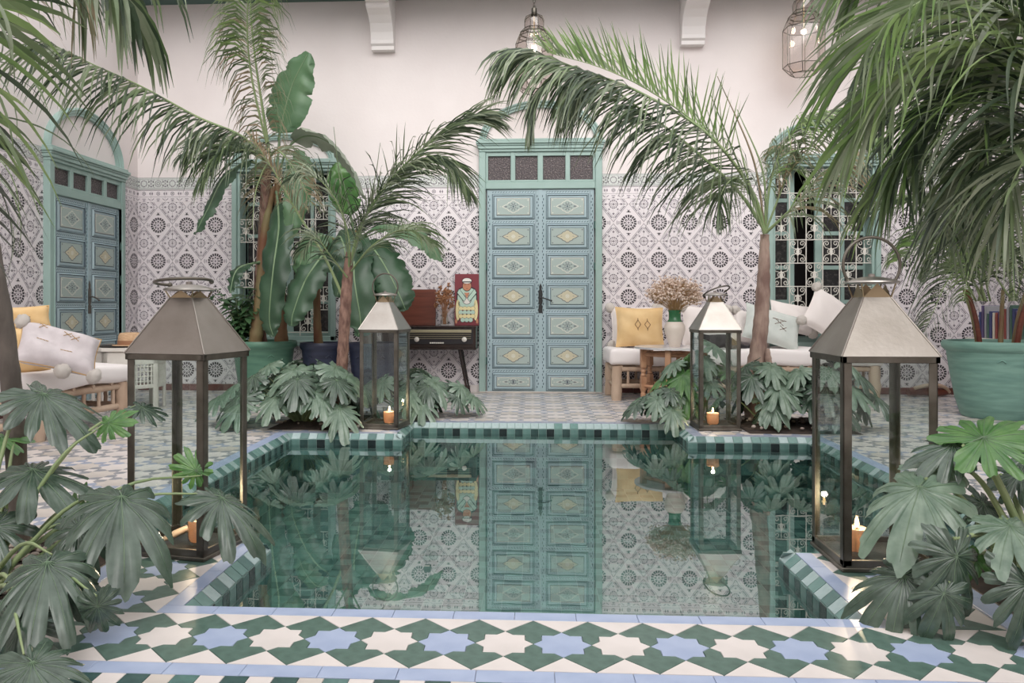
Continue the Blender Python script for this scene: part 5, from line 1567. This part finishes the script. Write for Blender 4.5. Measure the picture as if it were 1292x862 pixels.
# --- philodendrons
def philo_mesh(seed, droop, m, lobes=5):
    rr = random.Random(seed); NA = 156; NR = 7; vs = []; fs = []
    ph = [rr.uniform(-3, 3) for _ in range(4)]
    CY = .16                                      # lobes spread from a point a little up the midrib
    K = (2*lobes+1)/2/2.75                        # lobes per radian
    def outline(phi):
        a = abs(phi)
        base = .60 - .20*min(1, a/1.3)**1.1 if a < 1.3 else .40 - .02*(a-1.3)
        if a > 2.75: base *= max(.34, 1-(a-2.75)*1.9)
        s = abs(math.cos(PI*K*a))                 # 1 on a lobe axis, 0 in a notch
        dep = (.56 + .06*(seed % 3)) if a < 2.6 else .2
        if a < .3: dep *= .8
        r = base*(1-dep*(1-s)**1.5)*(1+.06*math.sin(5*phi+ph[3]))
        r *= 1+.035*math.sin(23*phi+ph[0])*s + .02*math.sin(41*phi+ph[1])
        return r, s
    vs.append((0, CY, .012))
    for i in range(NA+1):
        phi = -PI+2*PI*i/NA; r, s = outline(phi)
        for j in range(1, NR+1):
            q = r*j/NR; x = q*math.sin(phi); y = CY + q*math.cos(phi)
            z = -droop*.34*(max(0, y)/.6)**2.0*.8 - droop*.5*x*x/.36*.8 - .04*abs(x)
            z += .030*(s-.6)*(j/NR)**1.5 + .012*math.sin(11*phi+ph[2]+q*12)*(j/NR)**2 + .006*math.sin(37*phi)*(j/NR)
            z += .05*abs(x)*(1-droop*.5)
            kx = 1-.25*droop*(abs(x)/.5)**1.5
            vs.append((x*kx, y*(1-.12*droop*max(0, y)), z))
    for i in range(NA):
        fs.append((0, 1+i*NR, 1+(i+1)*NR))
        for j in range(NR-1):
            a, b = 1+i*NR+j, 1+(i+1)*NR+j; fs.append((a, a+1, b+1, b))
    mb = MB().add(vs, [tuple(reversed(f)) for f in fs])
    mb.tube([(0, 0, -.01), (0, CY*.5, .008), (0, CY, .015)], .0045, 4, 1)
    for k in range(-lobes, lobes+1):
        phi = k/K
        if abs(phi) > 2.9: continue
        i = round((phi+PI)/(2*PI)*NA)
        line = [vs[0]] + [vs[1+i*NR+j] for j in range(NR-1)]
        mb.tube([(x, y, z+.0015) for x, y, z in line], [.0040 if k == 0 else .0027]+[.0034 if k == 0 else .0022]*(NR-2)+[.0008], 4, 1)
    return mb.mesh('leaf', [m, 'vein'], 180)
PH = {}
def philo(seed, droop, m):
    k = (seed, droop, m)
    if k not in PH: PH[k] = philo_mesh(seed, droop, m, 4 + seed % 2)
    return PH[k]
def philo_leaf(parent, base, joint, tip, nrm, s, m='philo_leaf', seed=0, droop=1.0, rad=.008):
    o = put('leaf', philo(seed % 4, droop, m), parent); orient(o, joint, tip, nrm, s, parent)
    inv = parent.matrix_basis.inverted(); base = Vector(base); joint = Vector(joint)
    mid = base.lerp(joint, .6) + Vector((0, 0, .22*(joint-base).length*.6))
    c = crom([base, mid, joint], 10)
    MB().tube([inv @ p for p in c], [rad*1.5-.0008*i for i in range(11)], 7).build('petiole', 'petiole', parent, 60)
def clump(label, base, nleaf, R, H, size, seed, mats, squash=(1, .7), loc_shift=(0, 0), hmin=.1):
    rr = random.Random(seed); t = thing('philodendron', label, 'plant', base)
    for k in range(nleaf):
        a = k*2.399+rr.uniform(-.3, .3); q = math.sqrt((k+.5)/nleaf)
        j = Vector(base)+Vector((q*R*squash[0]*math.cos(a)+loc_shift[0], q*R*squash[1]*math.sin(a)+loc_shift[1], hmin+(H-hmin)*(1-.75*q**1.6)*rr.uniform(.8, 1.1)))
        out = Vector((math.cos(a), math.sin(a), 0)); tip = out*.9 + ZV*(-.25-.6*q*rr.random()) + S3(0, 0, .25)
        if j.y < 5.92 and j.x < 0: continue
        if any(abs(j.x-lx) < .30 and j.y < ly+.30 for lx, ly in ((-1.165, 6.13), (1.425, 6.20))): continue
        philo_leaf(t, Vector(base)+out*.06*rr.random()+Vector((0, 0, .01)), j, tip, ZV+out*.5+S3(0,0,.35), size*rr.uniform(.75, 1.15), mats[k % len(mats)], rr.randrange(4), .8, .006)
    return t
P4 = ('philo_leaf', 'philo_leaf_pale', 'philo_leaf_pale')
clump('broad philodendron clump around the small palm at the far left pool corner', (-1.85, 6.22, 0), 46, .68, .52, .42, 31, P4, (1, .5))
clump('philodendron leaves spilling behind and right of the far left lantern', (-1.05, 6.75, 0), 26, .56, .42, .38, 32, ('philo_leaf', 'philo_leaf_pale'), (1, .35))
clump('philodendron clump round the palm trunk behind the far right lantern', (1.85, 6.32, 0), 40, .52, .50, .40, 33, ('philo_leaf_pale', 'philo_leaf', 'philo_leaf_pale'), (1, .45))
clump('philodendron with pale stems at the right end of the far right planter', (2.28, 6.20, 0), 18, .36, .60, .40, 34, ('philo_leaf_pale', 'philo_leaf'), (1, .5))
clump('philodendron with tall leaves seen through the far right lantern', (1.45, 6.85, 0), 16, .34, .62, .38, 36, ('philo_leaf_pale', 'philo_leaf_bright'), (1, .3))
clump('small philodendron hanging over the water left of the far right lantern', (1.14, 6.50, 0), 16, .26, .32, .32, 35, ('philo_leaf', 'philo_leaf_pale'), (1, .6), (-.06, -.1))

nl = thing('philodendron', 'large glossy philodendron in the near left corner beside the steel lantern', 'plant', (-1.78, 2.42, 0))
B = Vector((-1.80, 2.45, 0))
for (px, py, d, tip, nrm, s, m, sd, dr) in [
    (150, 618, 2.52, (.50,-.10,.85), (.15,.95,.15), .50, 'philo_leaf', 0, 1.1), (66, 700, 2.22, (.30,-.05,.95), (.05,1,.1), .40, 'philo_leaf', 1, 1.2),
    (28, 590, 2.75, (.75,-.02,.5), (0,1,.15), .46, 'philo_leaf', 2, .7), (30, 826, 1.92, (.7,-.1,.6), (0,1,.1), .34, 'philo_leaf', 3, .8),
    (122, 752, 2.10, (.15,-1,.1), (.3,.1,1), .17, 'philo_leaf', 1, 1.0), (262, 622, 2.72, (.9,-.2,.40), (.1,.95,.12), .40, 'philo_leaf', 2, 1.0),
    (255, 600, 2.9, (-.5,.5,.2), (.2,.4,.9), .18, 'philo_leaf_bright', 1, .6),
    (35, 492, 2.85, (.95,-.2,.3), (0,1,.2), .46, 'philo_leaf', 3, .8), (130, 536, 2.75, (.7,.2,.3), (-.2,.6,.8), .18, 'philo_leaf_bright', 0, .6),
    (8, 650, 2.6, (-.2,-.3,.8), (0,.95,.3), .38, 'philo_leaf', 1, 1.0), (95, 655, 2.55, (.5,-.3,.6), (0,.9,.3), .30, 'philo_leaf', 0, 1.0),
    (25, 765, 2.15, (.3,-.6,.5), (0,.8,.5), .32, 'philo_leaf', 2, 1.0), (20, 550, 3.0, (-.5,0,.6), (0,1,.3), .34, 'philo_leaf_bright', 2, .6),
    (110, 630, 2.9, (-.3,-.5,.3), (0,.5,.9), .28, 'philo_leaf_bright', 3, 1.0), (85, 725, 2.25, (.3,-.9,.2), (.2,.3,.9), .22, 'philo_leaf', 0, 1.0),
    (170, 512, 2.95, (.8,-.15,.1), (0,.9,.3), .18, 'philo_leaf', 1, .6)]:
    philo_leaf(nl, B+Vector((random.uniform(-.05,.05), random.uniform(-.05,.05), 0)), P3(px, py, d), S3(*tip), S3(*nrm), s, m, sd, dr, .007)
nr = thing('philodendron', 'large philodendron with thick pale stems in the near right corner', 'plant', (1.72, 2.72, 0))
B = Vector((1.68, 2.66, 0))
for (px, py, d, tip, nrm, s, m, sd, dr) in [
    (1168, 604, 2.5, (-.65,-.22,.7), (-.1,.95,.2), .46, 'philo_leaf_pale', 0, 1.0), (1158, 716, 2.35, (-.85,-.35,.3), (-.1,.9,.4), .36, 'philo_leaf', 1, 1.0),
    (1202, 680, 2.28, (-.1,-.8,.5), (.1,.5,.8), .32, 'philo_leaf', 2, 1.0), (1215, 562, 2.5, (.9,.35,.1), (-.2,.85,.45), .42, 'philo_leaf_bright', 3, .6),
    (1215, 556, 2.55, (-.8,-.2,.3), (0,.9,.4), .28, 'philo_leaf', 1, .8),
    (1262, 598, 2.7, (.6,.15,.5), (0,.9,.5), .36, 'philo_leaf', 1, .8), (1262, 655, 2.35, (-.1,-.1,.9), (0,1,.2), .34, 'philo_leaf_pale', 0, .8),
    (1205, 580, 2.6, (-.8,-.1,.3), (0,.8,.6), .26, 'philo_leaf_pale', 2, .8), (1285, 715, 2.2, (.1,-.6,.5), (0,.8,.6), .32, 'philo_leaf', 3, 1.0),
    (1196, 735, 2.25, (-.5,-.6,.4), (0,.8,.6), .24, 'philo_leaf', 0, 1.0), (1235, 700, 2.35, (-.8,-.2,.3), (0,.8,.6), .15, 'philo_leaf_bright', 0, .6),
    (1225, 625, 2.7, (.3,-.3,.5), (0,.8,.6), .28, 'philo_leaf', 1, 1.0),
    (1290, 560, 2.8, (.3,-.2,.5), (0,.8,.6), .32, 'philo_leaf', 2, .8), (1280, 670, 2.6, (.3,-.5,.5), (0,.8,.6), .32, 'philo_leaf', 0, 1.0)]:
    philo_leaf(nr, B+Vector((random.uniform(-.06,.06), random.uniform(-.06,.06), 0)), P3(px, py, d), S3(*tip), S3(*nrm), s, m, sd, dr, .009)

# --- soil beds and pebbles
def bed(label, x0, x1, y0, y1, h=.035, pebbles=60, seed=1):
    t = thing('planting_bed', label, 'soil', ((x0+x1)/2, (y0+y1)/2, 0)); rr = random.Random(seed)
    n = 14; vs = []; fs = []
    for i in range(n+1):
        for j in range(n+1):
            u, v = i/n, j/n; e = min(1, 6*min(u, 1-u, v, 1-v))
            vs.append(((u-.5)*(x1-x0), (v-.5)*(y1-y0), .0015+h*e*(.55+.45*rr.random())))
    for i in range(n):
        for j in range(n): fs.append((i*(n+1)+j, (i+1)*(n+1)+j, (i+1)*(n+1)+j+1, i*(n+1)+j+1))
    MB().add(vs, fs).build('soil', 'soil', t, 180)
    mb = MB()
    for k in range(pebbles):
        r = rr.uniform(.010, .024); mb.sphere((rr.uniform(-.47, .47)*(x1-x0), rr.uniform(-.47, .47)*(y1-y0), h*.9+r*.3), r, n=7, k=5, sc3=(rr.uniform(.8, 1.3), rr.uniform(.8, 1.3), .7))
    tag(mb.build('pebbles', 'pebble', t, 180), kind='stuff')
bed('near left bed of soil and pale pebbles under the big philodendron', -2.4, -1.575, 1.7, 3.06, pebbles=420, seed=2)
bed('near right bed of soil and pebbles under the big philodendron', 1.485, 2.4, 1.7, 3.06, pebbles=300, seed=3)
bed('far left bed of soil round the small palm', -2.05, -1.40, 5.93, 6.75, pebbles=40, seed=4)
bed('far right bed of soil round the palm trunk', 1.62, 2.45, 5.93, 6.75, pebbles=50, seed=5)

# --- palm in the pale teal pot
ap = thing('palm_tree', 'bushy palm with brown stems growing in the pale teal pot', 'palm', PGR+Vector((0, 0, .6)))
rr = random.Random(9)
for k in range(7):
    a = rr.uniform(0, 2*PI); q = Vector((.14*math.cos(a), .14*math.sin(a), 0))
    trunk(ap, [PGR+q+Vector((0,0,.59)), PGR+q*1.3+Vector((0,0,.85)), PGR+q*1.8+Vector((0,0,1.1))], [.022, .02, .014], 'lid_wood' if k % 2 else 'banana_stem', 'stem', 8)
for k, e in enumerate([(1130,330,6.0),(1100,260,6.4),(1165,420,6.0),(1200,300,6.2),(1150,200,6.6),(1290,260,6.2),(1330,330,6.4),(1240,220,6.6),(1185,250,6.2),(1215,380,5.9),(1280,380,6.0),(1170,340,6.9)]):
    s = PGR+Vector((rr.uniform(-.2,.2), rr.uniform(-.15,.15), 1.0)); e_ = P3(*e); m_ = s.lerp(e_, .5)+Vector((0, 0, .38))
    frond(ap, [s, m_, e_], .42, 46, 1.6, .015, ('palm_leaf','palm_leaf_dark','palm_leaf_silver') if k % 3 else ('palm_leaf_bright','palm_leaf'), 40+k, .009, t0=.15)

# --- near right palm whose crown fills the upper right
gx = P3(1345, 400, 3.1)
gp = thing('palm_tree', 'big near palm with its crown of long arching leaves filling the upper right corner', 'palm', (gx.x, gx.y, 0))
trunk(gp, [Vector((gx.x, gx.y, 0)), Vector((gx.x+.02, gx.y, 1.0)), P3(1345, 120, 3.1), P3(1335, 60, 3.1)], [.08, .07, .06, .05], 'grey_bark')
FR = [([(1345,120,3.1),(1290,30,3.0),(1210,-10,2.9),(1140,15,2.85),(1095,60,2.8)], .58, 44, ('palm_leaf','palm_leaf_bright','palm_leaf_silver'), .8),
      ([(1345,120,3.1),(1290,70,3.0),(1215,60,3.0),(1140,95,3.0),(1085,160,3.0)], .58, 44, ('palm_leaf','palm_leaf_silver','palm_leaf_bright'), .7),
      ([(1345,130,3.1),(1290,100,3.2),(1225,110,3.3),(1165,160,3.4),(1120,225,3.4)], .58, 44, ('palm_leaf_dark','palm_leaf','palm_leaf_bright'), .9),
      ([(1345,140,3.1),(1310,150,3.2),(1260,170,3.3),(1215,225,3.4),(1190,290,3.5)], .50, 40, ('palm_leaf_dark','palm_leaf','palm_leaf_silver'), .9),
      ([(1345,100,3.1),(1280,-20,3.2),(1200,-70,3.3),(1130,-70,3.4),(1080,-30,3.5)], .56, 44, ('palm_leaf_bright','palm_leaf','palm_leaf_silver'), 1.2),
      ([(1345,150,3.1),(1320,180,3.0),(1285,215,2.9),(1262,280,2.9)], .42, 30, ('palm_leaf_dark','palm_leaf','palm_leaf_silver'), .9),
      ([(1345,120,3.1),(1300,0,3.6),(1200,-10,3.8),(1135,40,3.9),(1100,110,4.0)], .75, 46, ('palm_leaf_dark','palm_leaf'), 1.9),
      ([(1345,120,3.1),(1310,60,3.6),(1240,70,3.9),(1180,130,4.0),(1150,200,4.1)], .75, 46, ('palm_leaf_dark','palm_leaf'), 1.9),
      ([(1345,130,3.1),(1320,110,3.5),(1280,130,3.8),(1240,190,3.9),(1215,260,4.0)], .60, 46, ('palm_leaf_dark','palm_leaf_dark','palm_leaf'), 1.8)]
for k, (c, L, n, ms, dr) in enumerate(FR):
    frond(gp, pts3(*c), L, int(n*1.25), dr, .0155, ms, 60+k, .009, ang=48, vee=-5, t0=.12, taper=.75, rnd=.4)
def strap_mesh(seed, L, elev, droop, W, m):
    rr = random.Random(seed); p = Vector((0,0,0)); d = Vector((math.cos(elev), 0, math.sin(elev))); n = 10; vs = []
    for i in range(n+1):
        t = i/n; w = W*.5*(.6+.4*math.sin(PI*min(t*1.3, .5)))*(1-t**3)+.0008
        sd = Vector((0, 1, 0)); vs += [p+sd*w+Vector((0,0,w*.35)), p.copy(), p-sd*w+Vector((0,0,w*.35))]
        p = p+d*(L/n); d = (d+Vector((0, rr.uniform(-.03,.03), -droop/n*(1+t)))).normalized()
    fs = []
    for i in range(n):
        for j in range(2): fs.append((i*3+j, i*3+j+1, i*3+j+4, i*3+j+3))
    return MB().add(vs, fs).mesh('leaf', m, 180)
SM = []
rr = random.Random(12)
for k in range(14):
    SM.append(strap_mesh(k, rr.uniform(.55, .95), rr.uniform(.0, .9), rr.uniform(.7, 2.2), rr.uniform(.016, .028), ['palm_leaf', 'palm_leaf_silver', 'palm_leaf_dark', 'palm_leaf', 'palm_leaf_silver', 'palm_leaf_bright', 'palm_leaf_dark'][k % 7]))
cents = [P3(1310, 40, 3.0), P3(1325, 130, 3.0), P3(1330, 230, 3.1), P3(1260, 10, 3.3), P3(1280, 100, 3.5), P3(1290, 190, 3.6)]
for k in range(210):
    c = cents[k % 6] + Vector((rr.uniform(-.08,.08), rr.uniform(-.1,.1), rr.uniform(-.10,.10)))
    az = PI + YAW + rr.gauss(0, .75)
    put('leaf', SM[rr.randrange(14)], gp, c-Vector((gx.x, gx.y, 0)), (rr.uniform(-.3,.3), rr.uniform(-.2,.3), az))

# --- near left palm: leaning grey trunk and the fronds hanging into the upper left corner
gl = G0 = P3(25, 690, 3.05); gl.z = 0
np_ = thing('palm_tree', 'near palm with leaning grey trunk at the left edge, fronds in the upper left corner', 'palm', gl)
top = P3(-60, 60, 2.8)
trunk(np_, [gl, P3(17, 520, 3.0), P3(0, 380, 2.95), P3(-35, 200, 2.9), top], [.038, .036, .034, .036, .045], 'grey_bark')
NF = [([(-60,60,2.8),(-20,-60,2.7),(50,-90,2.6),(120,-50,2.6),(160,0,2.6)], .46, 44, 1.9, ('palm_leaf','palm_leaf_dark','palm_leaf_silver'), .020),
      ([(-60,60,2.8),(-40,0,2.5),(-20,20,2.3),(-10,120,2.2),(-10,220,2.2)], .36, 18, .6, ('palm_leaf_bright','palm_leaf','palm_leaf_dark'), .030),
      ([(-60,60,2.8),(-45,120,2.4),(-30,200,2.3),(-30,300,2.2)], .27, 16, .6, ('palm_leaf','palm_leaf_dark','palm_leaf_bright'), .026),
      ([(-60,60,2.8),(-30,-40,3.1),(20,-70,3.3),(80,-50,3.4),(110,-10,3.5)], .50, 40, 2.0, ('palm_leaf','palm_leaf_dry','palm_leaf_silver'), .016),
      ([(-60,60,2.8),(-50,-60,2.9),(0,-110,3.0),(60,-120,3.1),(180,-60,3.2)], .55, 40, 2.0, ('palm_leaf','palm_leaf_dark'), .018)]
for k, (c, L, n, dr, ms, w) in enumerate(NF):
    frond(np_, pts3(*c), L, n, dr, w, ms, 80+k, .009, ang=58, vee=0, t0=.12, taper=.8)
for k in range(16):
    c = P3(rr.uniform(-70, -20), rr.uniform(-40, 260), rr.uniform(2.2, 2.8))
    az = YAW + rr.gauss(0, .4)
    o = put('leaf', SM[rr.randrange(14)], np_, c-gl, (rr.uniform(-.2,.2), rr.uniform(.4, 1.2), az), (.62,)*3)
